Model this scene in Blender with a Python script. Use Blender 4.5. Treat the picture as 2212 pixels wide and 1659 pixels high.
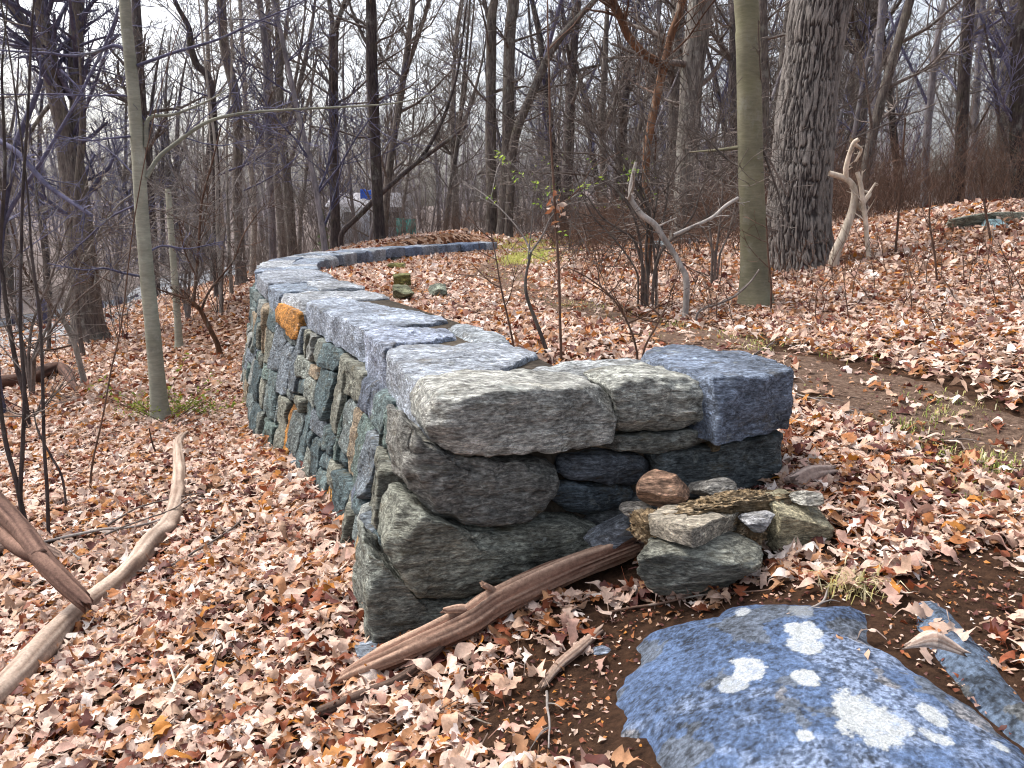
import bpy, math, random
import numpy as np

# ------------------------------------------------------------------ camera, sky, sun, exposure
scene = bpy.context.scene
for o in list(bpy.data.objects):
    bpy.data.objects.remove(o)
COL = scene.collection
CAM_Z, PITCH, FOC = 1.65, math.radians(11.9), 1703.0     # eye height, downward tilt, focal length for a 2212 px wide picture
cam_d = bpy.data.cameras.new('camera')
cam_d.sensor_width = 36.0
cam_d.lens = 36.0 * FOC / 2212.0
cam_d.clip_start, cam_d.clip_end = 0.05, 2000.0
cam = bpy.data.objects.new('camera', cam_d)
COL.objects.link(cam)
cam.location = (0, 0, CAM_Z)
cam.rotation_euler = (math.pi / 2 - PITCH, 0, 0)
scene.camera = cam

SUN_EL, SUN_AZ = math.radians(56), math.radians(-62)     # azimuth measured from +Y, negative to the left
world = bpy.data.worlds.new('World')
scene.world = world
world.use_nodes = True
wn, wl = world.node_tree.nodes, world.node_tree.links
wn.clear()
sky = wn.new('ShaderNodeTexSky')
sky.sky_type = 'NISHITA'
sky.sun_disc = False
sky.sun_elevation = SUN_EL
sky.sun_rotation = SUN_AZ
sky.air_density, sky.dust_density, sky.ozone_density = 1.0, 6.0, 1.0
sky_hs = wn.new('ShaderNodeHueSaturation')
sky_hs.inputs['Saturation'].default_value = 0.45
sky_bg = wn.new('ShaderNodeBackground')
sky_bg.inputs['Strength'].default_value = 0.15
sky_out = wn.new('ShaderNodeOutputWorld')
wl.new(sky.outputs[0], sky_hs.inputs['Color'])
wl.new(sky_hs.outputs[0], sky_bg.inputs['Color'])
wl.new(sky_bg.outputs[0], sky_out.inputs['Surface'])

sun_d = bpy.data.lights.new('sun', 'SUN')
sun_d.energy, sun_d.angle = 1.5, math.radians(14)
sun_d.color = (1.0, 0.94, 0.86)
sun = bpy.data.objects.new('sun', sun_d)
COL.objects.link(sun)
sun.rotation_euler = (math.pi / 2 - SUN_EL, 0, -SUN_AZ + math.pi)

scene.view_settings.view_transform = 'Standard'
scene.view_settings.look = 'None'
scene.view_settings.exposure = 1.1
scene.view_settings.gamma = 1.0
scene.render.engine = 'CYCLES'
scene.cycles.max_bounces = 5
scene.cycles.diffuse_bounces = 3
scene.cycles.glossy_bounces = 2
scene.cycles.transmission_bounces = 2
scene.cycles.transparent_max_bounces = 4
scene.cycles.volume_bounces = 0
scene.cycles.filter_width = 1.1
scene.cycles.use_denoising = True

# ------------------------------------------------------------------ helpers
random.seed(11)
rng = np.random.default_rng(11)
cp, sp = math.cos(PITCH), math.sin(PITCH)


def ray(u, v):
    a, b = (u - 1106.0) / FOC, -(v - 829.5) / FOC
    return np.array([a, cp + b * sp, -sp + b * cp])


def at(u, v, depth):                      # the point seen at picture position u, v that lies `depth` metres ahead
    r = ray(u, v)
    t = depth / r[1]
    return np.array([0, 0, CAM_Z]) + r * t


def at_z(u, v, z):                        # the same, on a level plane
    r = ray(u, v)
    t = (z - CAM_Z) / r[2]
    return np.array([0, 0, CAM_Z]) + r * t


def at_plane(u, v, p0, n):
    r = ray(u, v)
    c = np.array([0, 0, CAM_Z])
    t = np.dot(np.asarray(p0) - c, n) / np.dot(r, n)
    return c + r * t


def sstep(a, b, x):
    t = np.clip((x - a) / (b - a), 0, 1)
    return t * t * (3 - 2 * t)


def _hash(ix, iy, iz, seed):
    h = (ix.astype(np.int64) * 374761393 + iy.astype(np.int64) * 668265263 + iz.astype(np.int64) * 2147483647 + seed * 974634777) & 0xFFFFFFFF
    h = ((h ^ (h >> 13)) * 1274126177) & 0xFFFFFFFF
    h = ((h ^ (h >> 16)) * 2246822519) & 0xFFFFFFFF
    return ((h ^ (h >> 15)) & 0xFFFFFF) / float(0xFFFFFF)


def vnoise(p, seed=0):                    # value noise, -1..1, p is (...,3)
    p = np.asarray(p, float)
    i = np.floor(p)
    f = p - i
    f = f * f * f * (f * (f * 6 - 15) + 10)
    ix, iy, iz = i[..., 0], i[..., 1], i[..., 2]
    r = 0
    for dx in (0, 1):
        wx = f[..., 0] if dx else 1 - f[..., 0]
        for dy in (0, 1):
            wy = f[..., 1] if dy else 1 - f[..., 1]
            for dz in (0, 1):
                wz = f[..., 2] if dz else 1 - f[..., 2]
                r = r + wx * wy * wz * _hash(ix + dx, iy + dy, iz + dz, seed)
    return r * 2 - 1


def fbm(p, octaves=4, seed=0, gain=0.5):
    p = np.asarray(p, float)
    a, s, tot = 1.0, 0, 0
    for k in range(octaves):
        s = s + a * vnoise(p * (2.03 ** k) + 17.3 * k, seed + k)
        tot += a
        a *= gain
    return s / tot


def xyz(x, y, z=0):
    x = np.asarray(x, float)
    return np.stack([x, np.asarray(y, float) + 0 * x, np.asarray(z, float) + 0 * x], -1)


def np_mesh(name, verts, faces, mat, parent=None, tint=None, smooth=True, origin=None):
    """verts (N,3); faces: list of int arrays (M,3) / (M,4) or a list of index tuples; tint: (N,3) colours per vertex"""
    me = bpy.data.meshes.new(name)
    v = np.asarray(verts, float)
    if origin is not None:
        v = v - np.asarray(origin)
    if isinstance(faces, np.ndarray):
        faces = [faces]
    if faces and isinstance(faces[0], np.ndarray):
        loops = np.concatenate([f.reshape(-1) for f in faces]).astype(np.int32)
        sizes = np.concatenate([np.full(len(f), f.shape[1]) for f in faces]).astype(np.int32)
    else:
        loops = np.array([i for f in faces for i in f], np.int32)
        sizes = np.array([len(f) for f in faces], np.int32)
    starts = np.concatenate([[0], np.cumsum(sizes)[:-1]]).astype(np.int32)
    me.vertices.add(len(v))
    me.vertices.foreach_set('co', v.astype(np.float32).reshape(-1))
    me.loops.add(len(loops))
    me.loops.foreach_set('vertex_index', loops)
    me.polygons.add(len(sizes))
    me.polygons.foreach_set('loop_start', starts)
    me.polygons.foreach_set('loop_total', sizes)
    me.update(calc_edges=True)
    me.validate()
    if smooth:
        me.polygons.foreach_set('use_smooth', np.ones(len(me.polygons), bool))
    if tint is not None:
        at_ = me.attributes.new('tint', 'FLOAT_COLOR', 'POINT')
        t = np.ones((len(me.vertices), 4), np.float32)
        t[:, :3] = np.broadcast_to(np.asarray(tint, float), (len(me.vertices), 3))
        at_.data.foreach_set('color', t.reshape(-1))
    me.materials.append(mat)
    o = bpy.data.objects.new(name, me)
    COL.objects.link(o)
    if parent is not None:
        o.parent = parent
    elif origin is not None:
        o.location = origin
    return o


def tag(o, label=None, cat=None, group=None, kind=None):
    if label: o['label'] = label
    if cat: o['category'] = cat
    if group: o['group'] = group
    if kind: o['kind'] = kind
    return o


def thing(name, loc, label, cat, group=None):
    o = bpy.data.objects.new(name, None)
    COL.objects.link(o)
    o.empty_display_size = 0.2
    o.location = loc
    return tag(o, label, cat, group)


def dup(root, loc, rz=0.0, sc=1.0, label=None, group=None):
    r = root.copy(); COL.objects.link(r)
    r.location = loc; r.rotation_euler = (0, 0, rz); r.scale = (sc, sc, sc)
    if label: r['label'] = label
    if group: r['group'] = group
    for ch in list(root.children):
        c = ch.copy(); COL.objects.link(c); c.parent = r
        for g in ch.children:
            d = g.copy(); COL.objects.link(d); d.parent = c
    return r


class Tubes:                              # collects bent tapering rods, links them as one mesh
    def __init__(self):
        self.paths, self.leaf_v, self.leaf_f, self.leaf_n = {}, [], [], 0

    def add(self, pts, rad, sides=4):
        pts = np.asarray(pts, float)
        rad = np.broadcast_to(np.asarray(rad, float), (len(pts),))
        self.paths.setdefault((len(pts), sides), []).append((pts, rad))

    def arrays(self):
        V, F, n = [], [], 0
        for (k, s), lst in self.paths.items():
            P = np.stack([a for a, _ in lst]); R = np.stack([b for _, b in lst])
            T = np.gradient(P, axis=1)
            T /= np.linalg.norm(T, axis=2, keepdims=True) + 1e-9
            m = np.abs(T.mean(1))
            ref = np.zeros((len(lst), 3)); ref[np.arange(len(lst)), np.argmin(m, 1)] = 1
            N = ref[:, None, :] - (T * ref[:, None, :]).sum(2, keepdims=True) * T
            N /= np.linalg.norm(N, axis=2, keepdims=True) + 1e-9
            B = np.cross(T, N)
            th = np.arange(s) / s * 2 * math.pi
            v = P[:, :, None, :] + R[:, :, None, None] * (np.cos(th)[None, None, :, None] * N[:, :, None, :] + np.sin(th)[None, None, :, None] * B[:, :, None, :])
            V.append(v.reshape(-1, 3))
            base = (np.arange(len(lst)) * k * s)[:, None, None] + (np.arange(k - 1) * s)[None, :, None] + n
            j = np.arange(s)[None, None, :]; j2 = (np.arange(s) + 1)[None, None, :] % s
            f = np.stack([base + j, base + j2, base + s + j2, base + s + j], -1)
            F.append(f.reshape(-1, 4))
            n += len(lst) * k * s
        return np.concatenate(V), np.concatenate(F)

    def build(self, name, mat, parent=None, origin=None, **kw):
        v, f = self.arrays()
        return np_mesh(name, v, f, mat, parent, origin=origin, **kw)


def spline(pts, n):                       # smooth resample of a polyline
    pts = np.asarray(pts, float)
    if len(pts) == 2:
        return pts[0] + (pts[1] - pts[0]) * np.linspace(0, 1, n)[:, None]
    d = np.concatenate([[0], np.cumsum(np.linalg.norm(np.diff(pts, axis=0), axis=1) ** 0.5)])
    ext = np.vstack([2 * pts[0] - pts[1], pts, 2 * pts[-1] - pts[-2]])
    out = []
    for t in np.linspace(0, d[-1], n):
        i = min(max(np.searchsorted(d, t, 'right') - 1, 0), len(pts) - 2)
        f = (t - d[i]) / (d[i + 1] - d[i])
        p0, p1, p2, p3 = ext[i], ext[i + 1], ext[i + 2], ext[i + 3]
        out.append(0.5 * (2 * p1 + (p2 - p0) * f + (2 * p0 - 5 * p1 + 4 * p2 - p3) * f * f + (3 * p1 - p0 - 3 * p2 + p3) * f ** 3))
    return np.array(out)


# ------------------------------------------------------------------ materials
class NT:
    def __init__(self, name, rough=0.85, spec=0.25):
        self.m = bpy.data.materials.new(name)
        self.m.use_nodes = True
        self.t = self.m.node_tree
        self.b = self.t.nodes['Principled BSDF']
        self.b.inputs['Roughness'].default_value = rough
        self.b.inputs['Specular IOR Level'].default_value = spec

    def n(self, typ, **kw):
        o = self.t.nodes.new(typ)
        for k, v in kw.items():
            setattr(o, k, v)
        return o

    def link(self, a, b):
        self.t.links.new(a, b)

    def coord(self, scale=(1, 1, 1), out='Object'):
        c = self.n('ShaderNodeTexCoord'); mp = self.n('ShaderNodeMapping')
        mp.inputs['Scale'].default_value = scale
        self.link(c.outputs[out], mp.inputs['Vector'])
        return mp.outputs[0]

    def noise(self, scale, detail=4, rough=0.6, stretch=(1, 1, 1), dist=0.0):
        o = self.n('ShaderNodeTexNoise')
        o.inputs['Scale'].default_value = scale
        o.inputs['Detail'].default_value = detail
        o.inputs['Roughness'].default_value = rough
        o.inputs['Distortion'].default_value = dist
        self.link(self.coord(stretch), o.inputs['Vector'])
        return o.outputs[0]

    def ramp(self, fac, stops):
        o = self.n('ShaderNodeValToRGB')
        el = o.color_ramp.elements
        while len(el) < len(stops):
            el.new(0.5)
        for e, (p, c) in zip(el, stops):
            e.position = p
            e.color = (c, c, c, 1) if not hasattr(c, '__len__') else (*c, 1)
        self.link(fac, o.inputs[0])
        return o.outputs[0]

    def mix(self, a, b, fac=1.0, mode='MIX'):
        o = self.n('ShaderNodeMix', data_type='RGBA', blend_type=mode, clamp_result=False)
        for s, val in ((0, fac), (6, a), (7, b)):
            if isinstance(val, bpy.types.NodeSocket):
                self.link(val, o.inputs[s])
            elif s == 0:
                o.inputs[0].default_value = val
            else:
                o.inputs[s].default_value = (*val, 1) if hasattr(val, '__len__') else (val, val, val, 1)
        return o.outputs[2]

    def math(self, op, a, b=0.0):
        o = self.n('ShaderNodeMath', operation=op)
        for i, val in enumerate((a, b)):
            if isinstance(val, bpy.types.NodeSocket):
                self.link(val, o.inputs[i])
            else:
                o.inputs[i].default_value = val
        return o.outputs[0]

    def tint(self):
        o = self.n('ShaderNodeAttribute', attribute_name='tint')
        return o.outputs['Color']

    def rand(self):
        return self.n('ShaderNodeObjectInfo').outputs['Random']

    def color(self, c):
        if isinstance(c, bpy.types.NodeSocket):
            self.link(c, self.b.inputs['Base Color'])
        else:
            self.b.inputs['Base Color'].default_value = (*c, 1)
        return self

    def bump(self, h, dist=0.01, strength=1.0):
        o = self.n('ShaderNodeBump')
        o.inputs['Distance'].default_value = dist
        o.inputs['Strength'].default_value = strength
        self.link(h, o.inputs['Height'])
        self.link(o.outputs[0], self.b.inputs['Normal'])
        return self


M = {}


def stone_material(name, streak=(1.5, 9, 16), speck=0.55, lich=0.5):
    k = NT(name, 0.8, 0.3)
    big = k.noise(3.2, 6, 0.65)
    st = k.noise(3.0, 8, 0.72, streak, 0.6)
    sp_ = k.noise(95, 3, 0.8, (0.35, 0.8, 1.15))
    sp2 = k.noise(34, 5, 0.75, (0.4, 0.8, 1.2))
    v = k.ramp(big, [(0.3, 0.45), (0.7, 1.6)])
    s = k.ramp(st, [(0.32, 0.30), (0.45, 0.85), (0.56, 1.1), (0.68, 2.1)])
    g = k.ramp(sp_, [(0.34, 1 - speck * 1.2), (0.5, 1.0), (0.66, 1 + speck * 1.7)])
    g2 = k.ramp(sp2, [(0.34, 0.45), (0.5, 1.0), (0.64, 1.6)])
    c = k.mix(k.tint(), v, 1, 'MULTIPLY')
    c = k.mix(c, s, 0.85, 'MULTIPLY')
    c = k.mix(c, g, 0.9, 'MULTIPLY')
    c = k.mix(c, g2, 0.9, 'MULTIPLY')
    warm = k.ramp(k.noise(5.5, 5, 0.7, (1, 2, 3)), [(0.54, 0.0), (0.74, 0.55)])
    c = k.mix(c, (0.16, 0.125, 0.06), warm)                       # rusty and algae-brown staining
    li = k.ramp(k.noise(8.5, 7, 0.75), [(0.60, 0.0), (0.66, lich)])
    c = k.mix(c, (0.40, 0.44, 0.42), li)                          # crusty grey lichen
    k.color(c)
    h = k.math('ADD', k.math('MULTIPLY', st, 1.2), k.math('ADD', k.math('MULTIPLY', sp2, 0.7), k.math('MULTIPLY', sp_, 0.25)))
    k.bump(h, 0.035, 1.0)
    return k.m


M['stone'] = stone_material('stone')
M['rock'] = stone_material('rock', (2, 3, 4), 0.8, 0.25)


def mat_soil():
    k = NT('soil', 0.95, 0.1)
    a = k.noise(22, 8, 0.75)
    c = k.ramp(a, [(0.3, (0.022, 0.012, 0.008)), (0.5, (0.07, 0.036, 0.022)), (0.7, (0.16, 0.085, 0.05))])
    vo = k.n('ShaderNodeTexVoronoi', feature='F1')
    vo.inputs['Scale'].default_value = 55
    k.link(k.coord(), vo.inputs['Vector'])
    fl = k.ramp(vo.outputs['Distance'], [(0.10, 0.75), (0.22, 0.0)])
    pick = k.ramp(k.noise(30, 2), [(0.5, 0.0), (0.56, 1.0)])
    c = k.mix(c, (0.42, 0.27, 0.18), k.math('MULTIPLY', fl, pick))
    k.color(c).bump(k.noise(45, 8, 0.8), 0.03, 1.0)
    return k.m


def mat_ground():
    k = NT('leaf_mould', 0.95, 0.1)
    vo = k.n('ShaderNodeTexVoronoi', feature='F1')
    vo.inputs['Scale'].default_value = 11
    k.link(k.coord((1, 1, 1)), vo.inputs['Vector'])
    sepc = k.n('ShaderNodeSeparateColor'); k.link(vo.outputs['Color'], sepc.inputs[0])
    c = k.ramp(sepc.outputs[0], [(0.0, (0.03, 0.012, 0.008)), (0.3, (0.14, 0.05, 0.022)), (0.55, (0.30, 0.15, 0.08)), (0.8, (0.48, 0.30, 0.20)), (1.0, (0.62, 0.46, 0.36))])
    c2 = k.ramp(k.noise(22, 8, 0.75), [(0.3, (0.02, 0.011, 0.008)), (0.7, (0.13, 0.07, 0.042))])
    sp_ = k.n('ShaderNodeSeparateColor'); k.link(k.tint(), sp_.inputs[0])
    c = k.mix(c, c2, sp_.outputs[0])
    c = k.mix(c, k.ramp(k.noise(2.5, 8, 0.75), [(0.3, (0.07, 0.058, 0.056)), (0.7, (0.24, 0.20, 0.19))]), sp_.outputs[1])
    k.color(c).bump(k.noise(26, 8, 0.8), 0.05, 1.0)
    return k.m


def mat_leaf(name, trans=0.25):
    k = NT(name, 0.62, 0.35)
    t = k.tint()
    v = k.ramp(k.noise(60, 4, 0.7), [(0.3, 0.7), (0.7, 1.25)])
    c = k.mix(t, v, 1, 'MULTIPLY')
    k.color(c)
    tr = k.n('ShaderNodeBsdfTranslucent'); k.link(c, tr.inputs[0])
    ms = k.n('ShaderNodeMixShader'); ms.inputs[0].default_value = trans
    k.link(k.b.outputs[0], ms.inputs[1]); k.link(tr.outputs[0], ms.inputs[2])
    out = [n for n in k.t.nodes if n.type == 'OUTPUT_MATERIAL'][0]
    k.link(ms.outputs[0], out.inputs[0])
    return k.m


def mat_bark(name, dark, light, stretch=(26, 26, 4), scale=1.0, dist=0.02, moss=0.0, patch=(0.4, 0.42, 0.38), patch_amt=0.35):
    k = NT(name, 0.9, 0.15)
    a = k.noise(scale, 8, 0.72, stretch, 0.4)
    c = k.ramp(a, [(0.34, dark), (0.5, tuple((d + l) / 2 for d, l in zip(dark, light))), (0.64, light)])
    big = k.ramp(k.noise(1.7, 4, 0.6), [(0.3, 0.65), (0.7, 1.3)])
    c = k.mix(c, big, 1, 'MULTIPLY')
    li = k.ramp(k.noise(5, 6, 0.75, (1, 1, 0.6)), [(0.56, 0.0), (0.66, patch_amt)])
    c = k.mix(c, patch, li)
    rv = k.ramp(k.rand(), [(0, 0.72), (1, 1.3)])
    c = k.mix(c, rv, 0.8, 'MULTIPLY')
    if moss:
        mo = k.ramp(k.noise(2.6, 5, 0.7), [(0.5, 0.0), (0.68, moss)])
        c = k.mix(c, (0.13, 0.15, 0.03), mo)
    k.color(c).bump(a, dist, 1.0)
    return k.m


def mat_plain(name, c, rough=0.8, var=0.3, scale=12, spec=0.25, metal=0.0, bump=0.0):
    k = NT(name, rough, spec)
    k.b.inputs['Metallic'].default_value = metal
    a = k.noise(scale, 6, 0.7)
    v = k.ramp(a, [(0.3, 1 - var), (0.7, 1 + var)])
    k.color(k.mix(c, v, 1, 'MULTIPLY'))
    if bump:
        k.bump(a, bump, 1.0)
    return k.m


M['soil'] = mat_soil()
M['ground'] = mat_ground()
M['leaf'] = mat_leaf('dry_leaf')
M['green_leaf'] = mat_leaf('fresh_leaf', 0.4)
M['oak_bark'] = mat_bark('oak_bark', (0.03, 0.025, 0.026), (0.24, 0.22, 0.20), (18, 18, 3.0), 1.0, 0.03, 0.1)
M['beech_bark'] = mat_bark('beech_bark', (0.155, 0.145, 0.10), (0.215, 0.205, 0.145), (9, 9, 45), 1.0, 0.004, 0.14, (0.27, 0.27, 0.23), 0.5)
M['left_beech_bark'] = mat_bark('left_beech_bark', (0.22, 0.22, 0.18), (0.32, 0.32, 0.26), (9, 9, 45), 1.0, 0.004, 0.12, (0.42, 0.43, 0.40), 0.4)
M['grey_bark'] = mat_bark('grey_bark', (0.05, 0.04, 0.042), (0.20, 0.175, 0.155), (22, 22, 4), 1.0, 0.02, 0.12)
M['dark_bark'] = mat_bark('dark_bark', (0.028, 0.022, 0.026), (0.11, 0.09, 0.085), (22, 22, 4), 1.0, 0.02, 0.1)
M['pale_bark'] = mat_bark('pale_bark', (0.16, 0.14, 0.125), (0.34, 0.31, 0.28), (14, 14, 5), 1.0, 0.01, 0.1)
M['rust_bark'] = mat_bark('rust_bark', (0.055, 0.032, 0.024), (0.22, 0.115, 0.065), (22, 22, 4), 1.0, 0.02, 0.0)
M['far_bark'] = mat_bark('far_bark', (0.11, 0.10, 0.115), (0.30, 0.28, 0.29), (14, 14, 3), 1.0, 0.01)
M['twig'] = mat_bark('twig', (0.07, 0.056, 0.05), (0.19, 0.16, 0.145), (9, 9, 9), 1.0, 0.003)
M['blue_twig'] = mat_bark('blue_twig', (0.06, 0.058, 0.095), (0.15, 0.145, 0.22), (9, 9, 9), 1.0, 0.003)  # bluish tint imitates the lens fringe around branches against bright sky
M['brown_twig'] = mat_bark('brown_twig', (0.06, 0.035, 0.026), (0.16, 0.10, 0.075), (9, 9, 9), 1.0, 0.003)
M['grey_twig'] = mat_bark('grey_twig', (0.12, 0.105, 0.10), (0.27, 0.24, 0.225), (9, 9, 9), 1.0, 0.003)
M['dead_wood'] = mat_bark('dead_wood', (0.34, 0.29, 0.23), (0.68, 0.60, 0.51), (14, 14, 5), 1.0, 0.006, 0, (0.12, 0.08, 0.06), 0.4)
M['grey_dead'] = mat_bark('grey_dead_wood', (0.20, 0.18, 0.17), (0.50, 0.47, 0.44), (14, 14, 5), 1.0, 0.006, 0, (0.10, 0.075, 0.06), 0.5)
M['far_wood'] = mat_bark('far_wood', (0.16, 0.145, 0.16), (0.32, 0.29, 0.31), (3, 3, 1), 1.0, 0.003)  # pale lilac grey, distance haze put into the wood colour

# ------------------------------------------------------------------ wall line (plan of its outer top edge)
ORAW = [at_z(u, v, 1.0)[:2] for u, v in ((928, 858), (831, 757), (783, 714), (657, 649), (602, 628), (569, 605))]
ORAW += [np.array(p) for p in ((-3.16, 9.8), (-3.47, 10.9), (-3.68, 11.9), (-3.80, 13.3), (-3.78, 15.3), (-3.34, 17.4), (-2.5, 19.7), (-1.0, 21.9))]
OLINE = spline(np.c_[np.array(ORAW), np.zeros(len(ORAW))], 500)[:, :2]
OS = np.concatenate([[0], np.cumsum(np.linalg.norm(np.diff(OLINE, axis=0), axis=1))])
WALL_LEN = OS[-1]
_tan = np.gradient(OLINE, axis=0)
for _ in range(30):                                        # smooth directions so corners of the line do not fan
    _tan[1:-1] = (_tan[:-2] + 2 * _tan[1:-1] + _tan[2:]) / 4
_tan /= np.linalg.norm(_tan, axis=1, keepdims=True)
WTH = 0.76                                                 # wall thickness


def wl_pt(s):
    s = np.asarray(s, float)
    return np.stack([np.interp(s, OS, OLINE[:, 0]), np.interp(s, OS, OLINE[:, 1])], -1)


def wl_n(s):                                               # outward (left) normal
    s = np.asarray(s, float)
    tx, ty = np.interp(s, OS, _tan[:, 0]), np.interp(s, OS, _tan[:, 1])
    l = np.hypot(tx, ty)
    return np.stack([-ty / l, tx / l], -1)


EXT = np.vstack([[OLINE[0] + (OLINE[0] - OLINE[8]) * 40], OLINE[::6], [OLINE[-1]], [OLINE[-1] + np.array([14, 30])]])


def side_dist(x, y):                                       # signed distance right of the outer wall line
    p = np.stack([np.asarray(x, float), np.asarray(y, float)], -1)
    best = np.full(p.shape[:-1], 1e9); sg = np.ones(p.shape[:-1])
    for a, b in zip(EXT[:-1], EXT[1:]):
        d = b - a
        t = np.clip(((p - a) @ d) / (d @ d), 0, 1)
        q = a + t[..., None] * d
        dist = np.hypot(p[..., 0] - q[..., 0], p[..., 1] - q[..., 1])
        cr = d[0] * (p[..., 1] - a[1]) - d[1] * (p[..., 0] - a[0])
        m = dist < best
        best = np.where(m, dist, best)
        sg = np.where(m, np.where(cr < 0, 1, -1), sg)
    return best * sg


# ------------------------------------------------------------------ terrain
SHARED = [(815, 1420, 2.78), (1000, 1370, 2.68), (1250, 1500, 2.25), (1000, 1600, 2.1), (820, 1480, 2.55), (600, 1520, 2.6),
          (1280, 1330, 2.6), (1500, 1285, 2.66), (1710, 1045, 3.3), (1900, 1100, 3.0), (2212, 980, 3.75), (2212, 1300, 2.3),
          (1750, 1320, 2.3), (1330, 1560, 1.95), (2100, 1659, 1.6), (1750, 1659, 1.6), (1250, 1659, 1.85), (800, 1659, 2.12)]
LP = [(748, 1364, 2.95), (720, 1312, 3.2), (693, 1244, 3.6), (673, 1141, 4.3), (633, 1001, 5.9), (537, 923, 8.0), (517, 882, 9.3),
      (340, 905, 8.75), (0, 1659, 2.35), (0, 1450, 3.3), (300, 1300, 3.6), (0, 1200, 4.8), (0, 1000, 7.2), (0, 850, 11), (0, 760, 17), (190, 742, 17),
      (480, 770, 13), (380, 755, 14), (300, 655, 30), (500, 640, 19), (400, 690, 18), (600, 592, 18), (650, 567, 19.5), (0, 718, 27), (150, 690, 34),
      (250, 668, 41), (520, 610, 24), (830, 530, 24)]
RP = [(1400, 700, 8), (1160, 752, 5.5), (1000, 652, 8.5), (700, 602, 10.6), (1075, 546, 21), (1150, 545, 24), (1150, 530, 28), (1100, 600, 13),
      (1730, 580, 12.3), (1630, 660, 8.6), (1900, 520, 13), (2212, 560, 9.2), (2212, 700, 6.2), (2212, 800, 4.8), (1900, 700, 7), (2100, 442, 15),
      (1800, 500, 16), (1500, 540, 16), (1350, 562, 15), (1500, 800, 5.2), (2212, 445, 15)]
FAR = [(0, 40, 0.75), (-10, 50, 0.1), (-10, 62, 0.2), (12, 45, 1.6), (0, 65, 0.8), (30, 40, 3.2), (30, 20, 3.6), (-30, 25, -2.4), (-30, 45, -3.0), (-22, 48, -3.0),
       (18, 28, 2.3), (2, 30, 0.8), (-7, 34, 0.25), (30, 65, 4), (-30, 65, -1.5)]
NEAR = [(0, -6, 0.2), (-12, -6, -0.9), (12, -6, 1.3), (-8, 2, -0.75), (10, 5, 1.5), (-30, 2, -1.8), (30, 2, 3.4), (0, 0.4, 0.3), (-2.2, 0.5, -0.3), (2, 0.3, 0.55)]


def tps(pts):
    pts = np.array(pts)
    n = len(pts)
    xy = pts[:, :2]
    d2 = ((xy[:, None] - xy[None]) ** 2).sum(-1)
    K = 0.5 * d2 * np.log(d2 + 1e-12) + np.eye(n) * 0.05
    P = np.c_[np.ones(n), xy]
    A = np.block([[K, P], [P.T, np.zeros((3, 3))]])
    w = np.linalg.solve(A, np.r_[pts[:, 2], 0, 0, 0])

    def f(x, y):
        r = w[n] + w[n + 1] * x + w[n + 2] * y
        for i in range(n):
            q = (x - xy[i, 0]) ** 2 + (y - xy[i, 1]) ** 2
            r = r + w[i] * 0.5 * q * np.log(q + 1e-12)
        return r
    return f


_sh = [tuple(at(*p)) for p in SHARED] + FAR + NEAR
HL = tps([tuple(at(*p)) for p in LP] + _sh)
HR = tps([tuple(at(*p)) for p in RP] + _sh)


def ground_h(x, y):
    x = np.asarray(x, float); y = np.asarray(y, float)
    cx, cy = np.clip(x, -32, 32), np.clip(y, -6, 66)
    d = side_dist(cx, cy)
    wide = 0.18 + 1.2 * sstep(2.9, 1.0, cy) + 3.0 * sstep(20, 27, cy)
    w = sstep(0.30 - wide, 0.30 + wide, d)
    h = HL(cx, cy) * (1 - w) + HR(cx, cy) * w
    r = np.hypot(x, y)
    h = h + 0.03 * fbm(xyz(x * 1.3, y * 1.3, 0), 3, 3) * sstep(0.5, 4, r)
    h = h + 9 * sstep(70, 210, r) * (0.75 + 0.5 * fbm(xyz(x * 0.012, y * 0.012, 5), 3, 9))
    return h


def gh(x, y):
    return float(ground_h(np.array([x]), np.array([y]))[0])


def on_ground(u, v, tmax=90):                              # where the sight line at u, v meets the ground
    r = ray(u, v)
    t = np.concatenate([np.arange(1.2, 12, 0.02), np.arange(12, tmax, 0.1)])
    p = np.array([0, 0, CAM_Z]) + t[:, None] * r
    below = p[:, 2] < ground_h(p[:, 0], p[:, 1])
    i = int(np.argmax(below)) if below.any() else len(t) - 1
    q = p[i]
    return np.array([q[0], q[1], gh(q[0], q[1])])


def axis(stops):
    out = []
    for (a, b, st) in stops:
        out += list(np.arange(a, b, st))
    return np.array(out + [stops[-1][1]])


gx = axis([(-300, -60, 20), (-60, -24, 3), (-24, -8, 0.6), (-8, -4, 0.16), (-4, 3.2, 0.06), (3.2, 8, 0.16), (8, 24, 0.6), (24, 60, 3), (60, 300, 20)])
gy = axis([(-60, -6, 6), (-6, 0.6, 0.5), (0.6, 6, 0.06), (6, 14, 0.14), (14, 30, 0.4), (30, 70, 2), (70, 330, 12)])
GX, GY = np.meshgrid(gx, gy)
GZ = ground_h(GX, GY)
nx_, ny_ = len(gx), len(gy)
idx = np.arange(nx_ * ny_).reshape(ny_, nx_)
gf = np.stack([idx[:-1, :-1], idx[:-1, 1:], idx[1:, 1:], idx[1:, :-1]], -1).reshape(-1, 4)
gr = np.hypot(GX, GY)
mould = 1 - 0.85 * sstep(6, 14, gr)                        # how much bare mould shows between the leaves
o = np_mesh('ground', np.stack([GX, GY, GZ], -1).reshape(-1, 3), gf, M['ground'], tint=np.stack([mould, sstep(26, 46, gr), 0 * gr], -1).reshape(-1, 3))
tag(o, kind='structure')

def resample_open(p, n):
    d = np.concatenate([[0], np.cumsum(np.linalg.norm(np.diff(p, axis=0), axis=1))])
    t = np.linspace(0, d[-1], n)
    return np.stack([np.interp(t, d, p[:, k]) for k in range(p.shape[1])], 1)


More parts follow.
